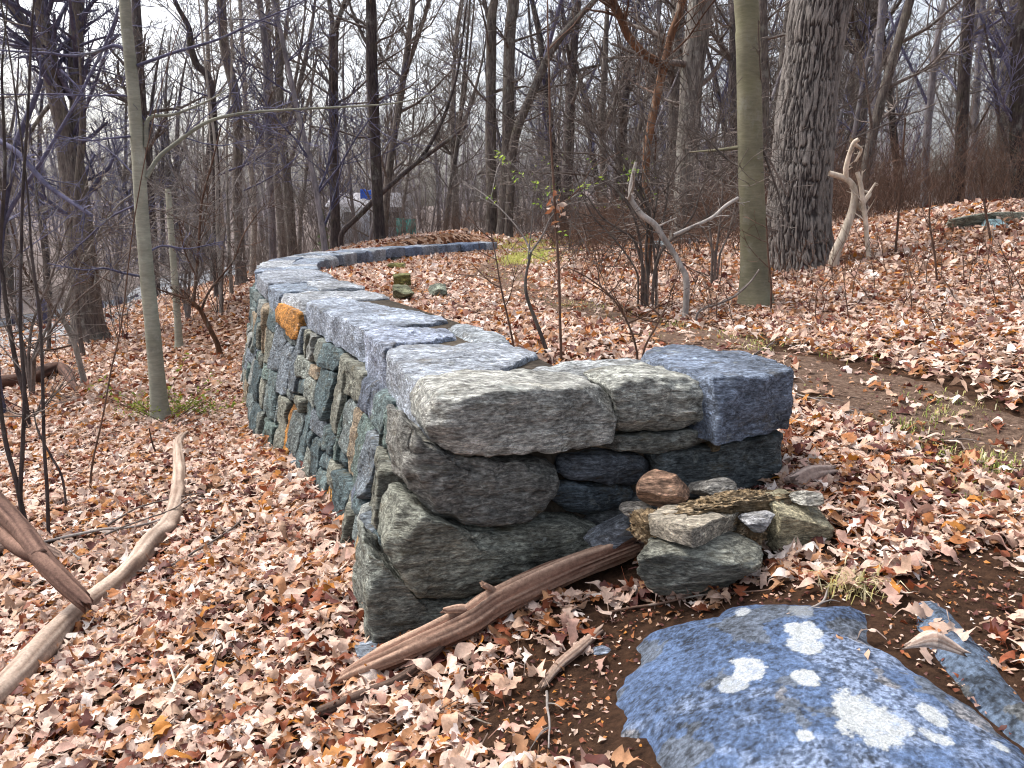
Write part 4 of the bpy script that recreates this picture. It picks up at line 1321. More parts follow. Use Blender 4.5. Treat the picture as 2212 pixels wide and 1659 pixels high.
# the big furrowed oak: real ridges in its bark
def big_oak():
    depth = 12.3
    tr = [(1728, 585), (1724, 540), (1722, 500), (1730, 400), (1738, 300), (1747, 200), (1760, 100), (1775, 0)]
    wd = [132, 126, 124, 122, 119, 114, 112, 116]
    W = traced(tr, depth)
    base = np.array([W[0, 0], W[0, 1], gh(W[0, 0], W[0, 1])])
    pts = [base + np.array([0, 0, -0.25])] + list(W) + [W[-1] + np.array([0.5, 0, 3.0]), W[-1] + np.array([0.9, 0.2, 7.0]), W[-1] + np.array([1.2, 0.4, 12.0])]
    rad = [w * depth / FOC / 2 for w in [132] + wd] + [0.36, 0.28, 0.12]
    n = 640
    P = spline(pts, n)
    dd = np.concatenate([[0], np.cumsum(np.linalg.norm(np.diff(np.array(pts), axis=0), axis=1) ** 0.5)])
    Rr = np.interp(np.linspace(0, dd[-1], n), dd, rad)
    root = thing('oak_tree', base, 'massive oak trunk with deeply furrowed dark grey bark right of the smooth beech', 'tree')
    V, F, th, h, rr = trunk_mesh(P, Rr, 7, 320, 0.30, 0.04)
    T, H = np.meshgrid(th, h)
    a = np.stack([np.cos(T) * 13, np.sin(T) * 13, H * 4.2], -1)
    wob = 0.5 * fbm(np.stack([np.cos(T) * 2, np.sin(T) * 2, H * 2.5], -1), 2, 5)
    a[..., 0] += wob; a[..., 1] += wob
    r1 = 1 - np.abs(fbm(a, 3, 91, 0.5)) * 3.0               # ridged noise: long plates parted by furrows
    r1 = np.clip(r1, -0.6, 1)
    fine = fbm(a * np.array([3, 3, 2.2]), 3, 95)
    hgt = -(np.clip(r1 - 0.30, 0, 1)) * 0.05 + fine * 0.009
    nrm = V - P[:, None]; nrm /= np.linalg.norm(nrm, axis=2, keepdims=True)
    V = V + nrm * hgt[..., None]
    lum = np.clip(0.62 - 1.1 * np.clip(r1 - 0.3, 0, 1) + 0.55 * fine, 0.05, 1)[..., None]
    tint = np.array([0.03, 0.024, 0.025]) * (1 - lum) + np.array([0.30, 0.275, 0.255]) * lum
    np_mesh('trunk', V.reshape(-1, 3), F, M['wood'], root, tint.reshape(-1, 3), origin=root.location)
    R = random.Random(4); tb = Tubes()
    for i in range(16):
        k = R.randint(420, 630)
        az = R.uniform(0, 6.28)
        sprout(tb, P[k], (math.cos(az), math.sin(az), 0.5), R.uniform(2, 4), 0.09, 2, R)
    for (t2, w0, w1) in (([(1668, 360), (1600, 352), (1545, 372)], 5, 2), ([(1785, 250), (1850, 215), (1900, 190)], 5, 2), ([(1790, 330), (1840, 300), (1930, 262), (1990, 235)], 5, 1.5), ([(1670, 390), (1620, 410)], 6, 4), ([(1668, 470), (1640, 455)], 6, 4)):
        Lp = spline(traced(t2, depth - 0.25), 9); tb.add(Lp, np.linspace(w0, w1, 9) * depth / FOC / 2, 5)
        for _ in range(6):
            kk = R.randint(3, 7); d = Lp[kk + 1] - Lp[kk]; d /= np.linalg.norm(d)
            sprout(tb, Lp[kk], d + np.array([R.gauss(0, .6), R.gauss(0, .4), R.gauss(0, .5)]), R.uniform(.3, .8), 0.007, 1, R)
    tb.build('crown', M['twig'], root, origin=root.location)


big_oak()
# the smooth beech before it
tree('beech_tree', 'smooth grey green beech trunk standing in front of the massive oak', [(1633, 664), (1630, 600), (1627, 500), (1621, 350), (1618, 200), (1615, 80), (1612, 0)], [64, 58, 53, 50, 49, 48, 47], 8.6, 'beech_bark', 'twig', seed=3, sides=28, nb=8, hmin=5.0, flare=0.28,
     limbs=[([(1598, 318), (1560, 322), (1500, 325)], 9, 3, 0.3), ([(1600, 360), (1575, 345), (1530, 300), (1490, 275)], 6, 2, 0.2), ([(1645, 190), (1632, 130), (1620, 60)], 3, 2, -0.2), ([(1640, 300), (1665, 360), (1690, 420), (1705, 470)], 6, 3, -.2)])
# left-hand beech with its sweeping branches
tree('beech_tree', 'slender smooth pale beech leaning a little left of the wall', [(347, 908), (340, 830), (330, 720), (318, 600), (307, 470), (299, 340), (288, 200), (277, 90), (270, 0)], [36, 33, 31, 29, 27, 26, 24, 22, 21], 8.7, 'left_beech_bark', 'blue_twig', seed=4, sides=24, nb=8, hmin=4.6, flare=0.25, dens=1.3,
     limbs=[([(316, 384), (342, 342), (376, 314), (444, 267), (513, 248), (615, 239), (756, 232), (860, 224), (960, 200)], 10, 2, 0.8), ([(316, 318), (323, 273), (342, 255), (393, 253), (468, 229), (520, 205)], 11, 2, 0.5),
            ([(296, 142), (376, 113), (468, 85), (547, 48), (650, 2), (700, -40)], 7, 2, 0.6), ([(277, 113), (243, 96), (198, 106), (137, 113), (68, 103), (0, 97), (-60, 90)], 8, 3, -0.6),
            ([(284, 208), (240, 206), (205, 208), (137, 205), (60, 206), (0, 207)], 4, 2, -0.5), ([(308, 598), (263, 590), (220, 580), (171, 584), (90, 570)], 6, 2, -0.8), ([(290, 294), (240, 298), (180, 303), (110, 290)], 5, 2, -0.7),
            ([(300, 440), (250, 470), (205, 520), (170, 560)], 5, 2, 0.6), ([(320, 545), (360, 530), (420, 536), (500, 520)], 5, 2, 0.6), ([(310, 400), (250, 330), (190, 300), (120, 340)], 4, 1.5, .9)])
# forked giant at the left
tree('forked_tree', 'huge old tree forking into three dark limbs beside the guard rail', [(196, 744), (190, 700), (182, 600), (172, 500), (160, 400), (148, 310)], [66, 58, 54, 52, 50, 46], 17, 'grey_bark', 'blue_twig', seed=6, sides=22, grow_top=False, nb=5, hmin=2.5, flare=0.4, dens=1.3,
     limbs=[([(150, 330), (125, 240), (100, 133), (62, 60), (25, 0), (-20, -90), (-60, -300)], 26, 14, 0.5), ([(148, 320), (128, 240), (112, 180), (100, 96), (82, 0), (70, -150), (60, -400)], 34, 16, -0.5), ([(158, 370), (165, 300), (164, 210), (157, 100), (160, 0), (170, -200), (175, -450)], 34, 18, 0.6),
            ([(118, 215), (75, 260), (30, 330), (0, 420)], 9, 3, -1.0), ([(160, 290), (200, 200), (230, 120), (260, 40)], 8, 3, -.8), ([(100, 140), (140, 95), (190, 60), (250, 20)], 8, 3, .8), ([(150, 160), (210, 150), (270, 170)], 5, 2, .5)])
tree('maple_tree', 'straight dark trunk forking high up, left of the two behind the wall bend', [(727, 548), (724, 470), (721, 284), (720, 113), (722, 68)], [24, 20, 19, 19, 20], 22, 'dark_bark', 'twig', seed=7, grow_top=False, nb=16, hmin=1.8, dens=1.2,
     limbs=[([(722, 72), (716, 40), (710, 0), (700, -120)], 12, 5, .3), ([(723, 72), (736, 35), (750, 0), (780, -120)], 12, 5, .3)])
tree('maple_tree', 'straight dark grey trunk right of the two behind the wall bend', [(823, 540), (818, 470), (812, 340), (804, 142), (801, 0)], [25, 23, 22, 22, 20], 20.5, 'dark_bark', 'twig', seed=8, nb=16, hmin=1.8, dens=1.2, limbs=[([(806, 110), (787, 85), (770, 45), (755, 10), (740, -60)], 8, 4, .4)])
tree('leaning_tree', 'thin dark fallen tree leaning on its neighbours behind the wall bend', [(738, 506), (780, 462), (826, 416), (894, 357), (940, 323), (985, 290), (1010, 270)], [11, 11, 10, 9, 8, 7, 6], 21.3, 'dark_bark', 'twig', seed=9, grow_top=False, nb=6, hmin=2, flare=0.1,
     limbs=[([(905, 348), (930, 310), (957, 255), (975, 200), (990, 140), (1000, 60), (1010, -20)], 9, 3, .5)])
tree('oak_tree', 'left one of the two close grey trunks where the path runs out of sight', [(1063, 520), (1061, 400), (1060, 284), (1062, 57), (1068, 0)], [26, 22, 22, 19, 16], 27, 'grey_bark', 'twig', seed=10, nb=14, hmin=2.5, dens=1.1, limbs=[([(1062, 70), (1052, 28), (1046, 0), (1035, -60)], 10, 6, .3)])
tree('oak_tree', 'right one of the two close grey trunks where the path runs out of sight', [(1088, 524), (1093, 400), (1097, 284), (1101, 85), (1108, 0)], [30, 25, 24, 23, 21], 26.5, 'grey_bark', 'twig', seed=11, nb=14, hmin=2.5, dens=1.1)
tree('leaning_tree', 'grey trunk slanting up to the right from the two close trunks', [(1098, 518), (1102, 420), (1112, 300), (1151, 199), (1196, 102), (1253, 34), (1290, -5)], [16, 17, 18, 17, 15, 12, 10], 25.5, 'grey_bark', 'twig', seed=12, nb=9, hmin=3, total=11, dens=1.2)
tree('vine_hung_tree', 'rusty orange brown trunk with a thick mossy limb curving left', [(1402, 600), (1400, 500), (1396, 340), (1421, 199), (1435, 142), (1452, 68), (1474, 0)], [16, 14, 16, 17, 17, 15, 14], 13, 'rust_bark', 'brown_twig', seed=13, nb=12, hmin=1.8, dens=1.3,
     limbs=[([(1440, 150), (1415, 132), (1389, 117), (1355, 79), (1340, 45), (1328, 20), (1315, -20), (1300, -120)], 18, 14, -.3), ([(1412, 230), (1400, 260), (1415, 300), (1412, 360), (1420, 420)], 5, 3, .2)])
tree('oak_tree', 'thick dark trunk in the brush between the rusty vine trunk and the beech', [(1478, 512), (1482, 400), (1488, 284), (1497, 142), (1514, 0)], [48, 46, 46, 46, 48], 19.5, 'oak_bark', 'twig', seed=14, sides=18, nb=12, hmin=2.5, dens=1.2, limbs=[([(1492, 170), (1470, 140), (1455, 100), (1462, 40), (1470, -30)], 16, 12, .5)])
tree('maple_tree', 'brown trunk seen between the beech and the massive oak', [(1650, 560), (1650, 400), (1650, 250), (1648, 100), (1646, 0)], [24, 22, 22, 21, 20], 21, 'grey_bark', 'twig', seed=15, nb=8, hmin=2.5)
tree('maple_tree', 'straight dark trunk in the right hand thicket above the stone slabs', [(2066, 432), (2070, 380), (2076, 310), (2083, 142), (2094, 0)], [26, 24, 23, 22, 22], 22, 'dark_bark', 'blue_twig', seed=16, nb=16, hmin=1.4, dens=1.2)
tree('maple_tree', 'grey trunk rising just right of the massive oak', [(1868, 450), (1876, 380), (1884, 320), (1897, 113), (1907, 0)], [19, 17, 17, 16, 15], 24, 'far_bark', 'blue_twig', seed=17, nb=12, hmin=1.8, limbs=[([(1836, 360), (1846, 284), (1870, 142), (1892, 62)], 10, 8, .2)])
tree('oak_tree', 'dark forked tree cut off by the right edge', [(2205, 440), (2199, 340), (2196, 230), (2199, 120), (2212, 0)], [34, 30, 28, 24, 20], 20, 'dark_bark', 'blue_twig', seed=18, nb=14, hmin=1.2, dens=1.2, limbs=[([(2197, 110), (2182, 55), (2165, 23), (2150, -20)], 10, 6, .3), ([(2196, 200), (2172, 130), (2140, 80), (2110, 20)], 8, 4, .3), ([(2180, 330), (2150, 250), (2130, 150), (2105, 60)], 9, 4, .5)])
tree('slim_tree', 'slim dark tree between the two right hand thicket trunks', [(1996, 430), (2000, 312), (2017, 142), (2034, 28), (2040, 0)], [14, 13, 12, 11, 10], 22, 'far_bark', 'blue_twig', seed=19, nb=16, hmin=1.5, dens=1.2, limbs=[([(2006, 230), (1975, 150), (1950, 90), (1930, 20)], 7, 4, .3)])
tree('maple_tree', 'upright grey trunk just right of the dark tree with a kinked leaning top', [(520, 575), (512, 420), (513, 239), (485, 103), (478, 0)], [22, 20, 20, 19, 18], 21, 'grey_bark', 'blue_twig', seed=20, nb=14, hmin=2, dens=1.2)
tree('leaning_tree', 'dark tree with a kinked left leaning top behind the pale beech branches', [(468, 585), (466, 400), (455, 188), (425, 140), (412, 100), (408, 60), (384, 15), (370, -20)], [16, 16, 16, 14, 13, 11, 9, 8], 20, 'dark_bark', 'blue_twig', seed=21, nb=14, hmin=2, total=9, dens=1.2)
tree('slim_tree', 'slim grey tree halfway between the pale beech and the wall bend', [(590, 570), (586, 450), (580, 340), (574, 113), (560, 0)], [16, 15, 15, 14, 13], 24, 'far_bark', 'twig', seed=22, nb=14, hmin=2, dens=1.1)
tree('broken_tree', 'thin pale tree snapped off short to the right of the leaning beech', [(388, 760), (383, 680), (374, 560), (366, 450), (363, 408)], [17, 14, 13, 12, 11], 14, 'left_beech_bark', 'grey_twig', seed=23, grow_top=False, nb=7, hmin=1.2, blen=.9, limbs=[([(364, 415), (380, 425), (400, 420)], 5, 2, .1)])
tree('slim_tree', 'thin grey stem on the leaf slope just left of the wall', [(479, 722), (478, 660), (476, 600), (470, 480), (466, 330)], [10, 9, 9, 8, 6], 16, 'pale_bark', 'grey_twig', seed=24, nb=10, hmin=1.2, total=8, flare=.2)
tree('slim_tree', 'second thin grey stem on the leaf slope nearest the wall bend', [(502, 665), (499, 610), (496, 560), (492, 430)], [10, 8, 8, 6], 18, 'pale_bark', 'grey_twig', seed=25, nb=10, hmin=1.2, total=8, flare=.2)
tree('sapling', 'dark red crooked sapling forking low beside the wall', [(476, 776), (470, 745), (456, 715), (444, 692), (434, 672), (416, 652)], [13, 11, 10, 10, 9, 8], 13, 'rust_bark', 'brown_twig', seed=26, grow_top=False, nb=6, hmin=.6, blen=.7, flare=.2, dens=1.3,
     limbs=[([(418, 654), (400, 642), (376, 632), (345, 618)], 7, 3, .1), ([(419, 650), (425, 601), (432, 555), (438, 490), (446, 430), (470, 350), (490, 280)], 7, 3, .3), ([(434, 672), (448, 632), (478, 591), (499, 560), (520, 500), (560, 440)], 6, 2, .3), ([(425, 601), (400, 540), (390, 480)], 4, 2, .2)])
tree('sapling', 'Y shaped small tree with a pale foot and dark red arms before the forked giant', [(185, 842), (176, 800), (160, 740), (144, 705), (133, 688)], [13, 12, 11, 11, 10], 11.5, 'pale_bark', 'brown_twig', seed=27, grow_top=False, nb=0, flare=.2, dens=1.3,
     limbs=[([(134, 690), (148, 645), (165, 600), (185, 560), (230, 480), (262, 440), (290, 420)], 9, 3, .2), ([(132, 690), (105, 650), (84, 622), (60, 590), (40, 520), (20, 440)], 8, 3, .3), ([(165, 600), (200, 590), (260, 610)], 3, 2, .2), ([(157, 745), (110, 755), (68, 748), (56, 735)], 5, 3, -.2)])
STEMS = [([(58, 1142), (48, 1100), (34, 1035), (15, 967), (2, 890), (-12, 760)], [11, 11, 10, 10, 9, 8], 5.0, 'thick purple brown stem leaning out of the left edge', 'dark_bark', 31),
         ([(62, 1146), (44, 1085), (50, 950), (53, 841), (44, 704), (46, 540), (50, 400), (60, 250)], [10, 10, 9, 8, 7, 6, 6, 5], 5.0, 'thin dark stem joined at the foot to the leaning left edge stem', 'dark_bark', 32),
         ([(105, 1148), (102, 1061), (95, 950), (91, 779), (85, 677), (68, 540), (60, 420)], [8, 8, 7, 7, 6, 5, 4], 5.0, 'single straight thin dark sapling right of the joined stems', 'dark_bark', 33),
         ([(135, 1035), (110, 985), (82, 930), (72, 885)], [5, 5, 4, 3], 5.6, 'short thin dead stem leaning left between the left stems', 'dark_bark', 34),
         ([(52, 850), (36, 790), (20, 704), (6, 602), (0, 540), (10, 380)], [11, 10, 9, 9, 8, 7], 8.5, 'tall dark stem farther back at the left edge', 'dark_bark', 35),
         ([(105, 755), (107, 705), (106, 650), (96, 560), (80, 430)], [9, 8, 8, 7, 6], 16, 'thin grey stem near the wooden rail post', 'grey_bark', 36),
         ([(178, 760), (168, 690), (163, 560), (165, 400), (175, 280)], [11, 10, 9, 8, 7], 14.5, 'grey stem in front of the forked giant', 'grey_bark', 37),
         ([(345, 1000), (330, 960), (322, 925)], [5, 4, 3], 7.0, 'tiny dead stem beside the low green shrub', 'brown_twig', 38),
         ([(195, 1060), (200, 1000), (222, 900), (240, 800), (262, 700)], [5, 5, 4, 4, 3], 6.0, 'wispy brown stem on the open leaf slope', 'brown_twig', 39)]
for tr, wd, dp, lb, bk, sd in STEMS:
    tree('sapling', lb, tr, wd, dp, bk, 'twig', seed=sd, nb=7 if sd < 38 else 3, hmin=.7, blen=.55, total=5, flare=.1, sides=8, lvl=1, brad=.45, grow_top=len(tr) > 4)
# stems in the near middle
tree('sapling', 'thin straight brown sapling with a bunch of withered leaves behind the wall end', [(1212, 770), (1210, 700), (1207, 587), (1200, 475), (1195, 383), (1189, 281), (1186, 150), (1183, 0)], [6, 6, 6, 5.5, 5, 4.5, 4, 3], 5.2, 'brown_twig', 'brown_twig', seed=41, nb=5, hmin=1.0, blen=.4, lvl=1, flare=.1, sides=7, total=4.5)
tree('sapling', 'young grey sapling forking low with fresh green buds behind the wall end', [(1183, 768), (1160, 700), (1138, 640), (1136, 598), (1147, 545)], [9, 8, 7, 6, 5], 5.3, 'grey_bark', 'grey_twig', seed=42, grow_top=False, nb=0, flare=.15, sides=8, dens=1.2,
     limbs=[([(1147, 545), (1128, 506), (1090, 460), (1051, 424), (1000, 390)], 4, 2, .4), ([(1147, 545), (1174, 505), (1190, 470), (1230, 430), (1290, 400), (1370, 370)], 4, 1.5, .3), ([(1060, 430), (1080, 350), (1110, 390), (1160, 440)], 2, 1.5, .2), ([(1140, 560), (1150, 450), (1130, 380), (1075, 330)], 3, 1.2, .3)])
for tr, dp, lb, sd in (([(1376, 765), (1357, 700), (1320, 640), (1270, 600), (1230, 580)], 5.1, 'thin reddish stem arching left behind the end capstone', 43), ([(1112, 765), (1100, 700), (1082, 620), (1072, 560), (1060, 500)], 5.4, 'wispy stem between the wall top and the path', 44),
                       ([(1664, 696), (1666, 620), (1660, 560), (1655, 470)], 8.0, 'straight reddish dead stem right at the foot of the smooth beech', 45), ([(1935, 536), (1942, 450), (1952, 308), (1956, 255)], 11.5, 'slim bluish sapling on the right slope beside the white snag', 46),
                       ([(2025, 640), (2020, 560), (2008, 480), (2010, 420)], 8.5, 'reddish thin stem low on the right slope', 47), ([(1390, 760), (1420, 700), (1440, 660)], 5.1, 'pair of short thin stems above the end capstone', 48), ([(2140, 520), (2128, 450), (2120, 380)], 11, 'dark thin stem before the long mossy slab', 49)):
    tree('sapling', lb, tr, [5, 4.5, 4, 3, 2][:len(tr)], dp, 'brown_twig', 'brown_twig', seed=sd, nb=5, hmin=.3, blen=.35, lvl=1, grow_top=False, flare=.1, sides=7)
# bleached snag and the white fallen branch
tree('dead_snag', 'bleached bare dead snag with crooked arms leaning beside the massive oak', [(1803, 552), (1825, 500), (1842, 450), (1846, 415), (1838, 395), (1820, 383), (1791, 374)], [21, 18, 15, 13, 12, 12, 11], 11.5, 'dead_wood', 'dead_wood', seed=51, grow_top=False, nb=0, flare=.05, sides=16, cat='dead tree', dens=.3,
     limbs=[([(1828, 386), (1824, 365), (1827, 338), (1833, 312), (1841, 304)], 11, 9, 0), ([(1839, 303), (1855, 312), (1872, 322), (1866, 345)], 9, 5, 0), ([(1848, 440), (1862, 452), (1878, 432), (1892, 418), (1880, 411)], 9, 5, 0), ([(1856, 445), (1870, 425), (1888, 395)], 8, 4, 0), ([(1878, 566), (1870, 520), (1863, 472), (1854, 430), (1848, 400), (1838, 374)], 10, 9, .1)])
tree('fallen_white_branch', 'weathered white branch standing slanted in the brush left of the beech', [(1483, 610), (1470, 575), (1455, 547), (1432, 512), (1414, 485), (1383, 460), (1362, 424), (1366, 383), (1374, 350)], [13, 12, 12, 12, 13, 12, 9, 8, 6], 8.3, 'grey_dead', 'grey_dead', seed=52, grow_top=False, nb=0, flare=0, sides=14, cat='branch', dens=.4,
     limbs=[([(1455, 508), (1495, 490), (1537, 470), (1565, 445), (1592, 428)], 8, 8, .2), ([(1420, 490), (1440, 480), (1460, 470)], 5, 2, 0), ([(1358, 430), (1362, 400), (1355, 380)], 7, 4, 0)])
tree('fallen_branch', 'thin grey stick leaning up against the foot of the smooth beech', [(1508, 675), (1555, 655), (1588, 639), (1620, 610), (1640, 582)], [5, 5, 5, 4, 3], 8.0, 'grey_twig', 'grey_twig', seed=53, grow_top=False, nb=3, hmin=.05, blen=.3, lvl=0, flare=0, sides=7, cat='branch')

# ------------------------------------------------------------------ woodland behind: prototypes and copies
def proto_tree(name, H, r, seed, bark, twig, nb, lean=0.0, fork=False, first=0.2, dens=1.35, blen=2.6):
    R = random.Random(seed)
    pts = [np.array([0, 0, -0.4])]; d = np.array([lean, R.gauss(0, .03), 1.0]); q = np.zeros(3)
    pts.append(q)
    for i in range(6):
        d = d + np.array([R.gauss(0, .06), R.gauss(0, .06), 0.03]); d /= np.linalg.norm(d)
        q = q + d * H / 6; pts.append(q)
    P = spline(pts, 16); Rr = np.interp(np.linspace(0, 1, 16), [0, .1, .5, 1], [r * 1.1, r, r * .72, r * .12])
    root = thing(name, (0, 0, 0), '', 'tree')
    V, F, *_ = trunk_mesh(P, Rr, seed, 9, 0.35)
    np_mesh('trunk', V.reshape(-1, 3), F, M[bark], root)
    tb = Tubes()
    if fork:
        k = R.randint(5, 7); a = R.choice((-1, 1))
        b = [P[k]]; dd = np.array([0.45 * a, R.gauss(0, .2), 1.0])
        for _ in range(4):
            dd = dd + np.array([-.06 * a, R.gauss(0, .06), 0.1]); dd /= np.linalg.norm(dd); b.append(b[-1] + dd * H / 7)
        B = spline(b, 10); br = np.linspace(Rr[k] * .75, 0.015, 10); tb.add(B, br, 7)
        for _ in range(int(nb * .5)):
            j = R.randint(2, 9); az = R.uniform(0, 6.28)
            sprout(tb, B[j], (math.cos(az), math.sin(az), R.uniform(.3, 1.1)), blen * R.uniform(.4, .9), br[j] * .5, 2, R, .2, .25, dens, rmin=.0075)
    for _ in range(nb):
        f = first + (1 - first) * R.random() ** 1.1
        k = int(f * 15); az = R.uniform(0, 6.28)
        sprout(tb, P[k], (math.cos(az), math.sin(az), R.uniform(.25, 1.2)), blen * R.uniform(.6, 1.2) * (1.25 - .7 * f), max(.012, Rr[k] * R.uniform(.3, .5)), 2, R, .2, .25, dens, rmin=.0075)
    tb.build('crown', M[twig], root)
    return root


PROTOS = [proto_tree('slender_tree', 13, .10, 101, 'far_bark', 'twig', 20), proto_tree('slender_tree', 15, .13, 102, 'grey_bark', 'twig', 22, .06, True),
          proto_tree('slender_tree', 11, .08, 103, 'far_bark', 'blue_twig', 20, -.10, False, .18), proto_tree('slender_tree', 16, .19, 104, 'grey_bark', 'twig', 24, .02, True, .3),
          proto_tree('slender_tree', 12, .09, 105, 'pale_bark', 'grey_twig', 19, .12, False, .2), proto_tree('slender_tree', 14, .15, 106, 'dark_bark', 'blue_twig', 22, -.05, True, .25),
          proto_tree('slender_tree', 9, .06, 107, 'far_bark', 'twig', 19, .18, False, .12), proto_tree('slender_tree', 17, .24, 108, 'dark_bark', 'twig', 22, -.02, False, .35)]
LOOK = ['slim straight grey', 'slightly leaning forked grey', 'thin left leaning bluish', 'stout forked grey', 'thin pale right leaning', 'dark forked', 'spindly strongly leaning', 'stout dark straight']
R = random.Random(21)
placed, first_used = [], set()
AVOID = [(at(u, 520, d)[:2]) for u, d in ((727, 22), (821, 20.5), (1063, 27), (1088, 26.5), (1480, 19.5), (2070, 22), (1876, 24), (2205, 20), (2000, 22), (512, 21), (466, 20), (590, 24), (190, 17))]
tries = 0
while len(placed) < 155 and tries < 6000:
    tries += 1
    y = 18 + 50 * R.random() ** 0.8
    x = R.uniform(-1, 1) * (0.74 * y + 3)
    if side_dist(np.array([x]), np.array([y]))[0] > -1 and y < 24 and x < 6: continue
    if path_dist(np.array([x]), np.array([y]))[0] < 1.6: continue
    if any(math.hypot(x - a, y - b) < 1.2 for a, b, _ in placed) or any(math.hypot(x - a[0], y - a[1]) < 1.3 for a in AVOID): continue
    if x < -.33 * y and y < 48 and R.random() < .6: continue
    if abs(x + 10.5 * y / 55) < 0.6 and y > 40: continue
    k = R.randrange(8)
    if y < 26 and k in (3, 7): k = R.choice((0, 2, 4, 6))
    placed.append((x, y, k))
placed.sort(key=lambda t: t[1])
for x, y, k in placed:
    pix = to_pix(np.array([x, y, gh(x, y)]))
    u = float(pix[0])
    dist = 'nearer' if y < 30 else 'deeper' if y < 48 else 'farthest'
    where = ('at the far left over the guard rail' if u < 130 else 'between the rail and the pale left beech' if u < 300 else 'right of the pale left beech' if u < 480 else 'left of the wall bend' if u < 700 else 'behind the wall bend' if u < 850 else
             'over the far wall end' if u < 1050 else 'right of the two close trunks' if u < 1250 else 'behind the tangled shrub' if u < 1450 else 'near the thick dark brush trunk' if u < 1660 else 'behind the massive oak' if u < 1850 else 'above the white snag' if u < 1990 else 'at the far right thicket')
    lb = LOOK[k] + ' ' + dist + ' tree ' + where
    if k not in first_used:
        first_used.add(k); o = PROTOS[k]
        o.location = (x, y, gh(x, y)); o.rotation_euler = (0, 0, R.uniform(-.5, .5)); o['label'] = lb; o['group'] = 'bare trees of the wood'
    else:
        dup(PROTOS[k], (x, y, gh(x, y)), R.uniform(-.7, .7), R.uniform(.8, 1.25), lb, 'bare trees of the wood')

# far wood on the hillside: one mass of sticks
tb = Tubes(); R = random.Random(31)
for i in range(430):
    y = 62 + 95 * R.random() ** 1.2
    x = R.uniform(-1, 1) * (0.72 * y + 5)
    z = gh(x, y); H = R.uniform(9, 16); q = np.array([x, y, z - .5]); d = np.array([R.gauss(0, .09), 0, 1])
    P = [q, q + d * H * .35, q + (d + np.array([R.gauss(0, .05), 0, 0])) * H * .7, q + d * H]
    tb.add(np.array(P), np.array([1, .8, .5, .15]) * R.uniform(.07, .2), 4)
    for _ in range(16):
        f = R.uniform(.15, 1); b = q + d * H * f; az = R.uniform(0, 6.28)
        e = np.array([math.cos(az), math.sin(az) * .5, R.uniform(.3, 1.2)])
        L = R.uniform(1.2, 3.4) * (1.2 - .6 * f)
        tb.add(np.array([b, b + e * L * .5, b + (e + np.array([0, 0, .3])) * L]), np.array([.03, .02, .010]), 3)
        for _ in range(3):
            b2 = b + e * L * R.uniform(.3, .9); e2 = e + np.array([R.gauss(0, .7), R.gauss(0, .4), R.gauss(.2, .5)])
            tb.add(np.array([b2, b2 + e2 * L * .25, b2 + e2 * L * .5]), np.array([.014, .011, .008]), 3)
tag(tb.build('far_woodland', M['far_wood']), kind='stuff')

# ------------------------------------------------------------------ shrubs and brush
def shrub(name, label, traces, depth, mat='twig', seed=1, dens=1.0, lvl=2, cat='shrub'):
    R = random.Random(seed)
    W0_ = at(traces[0][0][0][0], traces[0][0][0][1], depth)
    root_z = gh(W0_[0], W0_[1])
    tb = Tubes()
    for tr, w0, w1, dp in traces:
        L = traced(tr, depth, dp)
        K = len(tr) * 4
        P = spline(L, K); r = np.linspace(w0, w1, K) * depth / FOC / 2
        P = P + 0.02 * np.stack([fbm(P * 3 + 5 * k, 2, seed + k) for k in range(3)], 1) * np.linspace(0, 1, K)[:, None]
        if tr[0][1] > 540: P[0, 2] = min(P[0, 2], gh(P[0, 0], P[0, 1])) - .03
        tb.add(P, r, 6)
        ln = np.linalg.norm(np.diff(L, axis=0), axis=1).sum()
        for _ in range(int((4 + ln * 6) * dens)):
            k = R.randint(int(K * .2), K - 2)
            d = P[k + 1] - P[k]; d /= np.linalg.norm(d)
            s_ = np.array([R.gauss(0, 1), R.gauss(0, .8), R.gauss(0, 1)]); s_ /= np.linalg.norm(s_)
            sprout(tb, P[k], d * .7 + s_ * .8, R.uniform(.35, 1.3), max(.004, r[k] * .5), lvl - 1, R, 0.0, .35, dens, rmin=.0003 * depth + .0008)
    o = tb.build(name, M[mat], origin=(W0_[0], W0_[1], root_z))
    return tag(o, label, cat)


shrub('tangled_shrub', 'big tangled leafless shrub with dark arching stems behind the white branch',
      [([(1388, 612), (1385, 540), (1370, 470), (1340, 420), (1290, 385), (1230, 375), (1160, 372), (1110, 368)], 6.696, 3.0, -.4), ([(1400, 610), (1395, 540), (1400, 460), (1375, 400), (1330, 350), (1290, 310), (1230, 270), (1180, 240)], 6.696, 3.0, .4),
       ([(1420, 608), (1410, 520), (1398, 430), (1360, 370), (1335, 320), (1325, 260), (1340, 200)], 6.138, 3.0, .2), ([(1380, 614), (1372, 580), (1330, 520), (1290, 480), (1265, 440), (1230, 350), (1180, 290)], 4.464, 3.0, -.3),
       ([(1410, 612), (1425, 520), (1440, 440), (1450, 380), (1500, 320), (1560, 290)], 5.58, 3.0, .3), ([(1400, 605), (1408, 500), (1420, 420), (1410, 340), (1390, 270), (1380, 200), (1390, 120)], 5.022, 3.0, .5),
       ([(1396, 600), (1370, 520), (1345, 500), (1300, 470), (1260, 420), (1200, 400)], 7, 2, -.2), ([(1410, 600), (1430, 540), (1470, 500), (1500, 460), (1520, 400), (1580, 360)], 8, 2, -.2), ([(1390, 440), (1320, 330), (1270, 260), (1250, 200)], 6, 2, .6), ([(1350, 420), (1340, 380), (1300, 340), (1250, 330), (1190, 330)], 6, 2, -.5)], 9.0, 'twig', 61, 1.15)
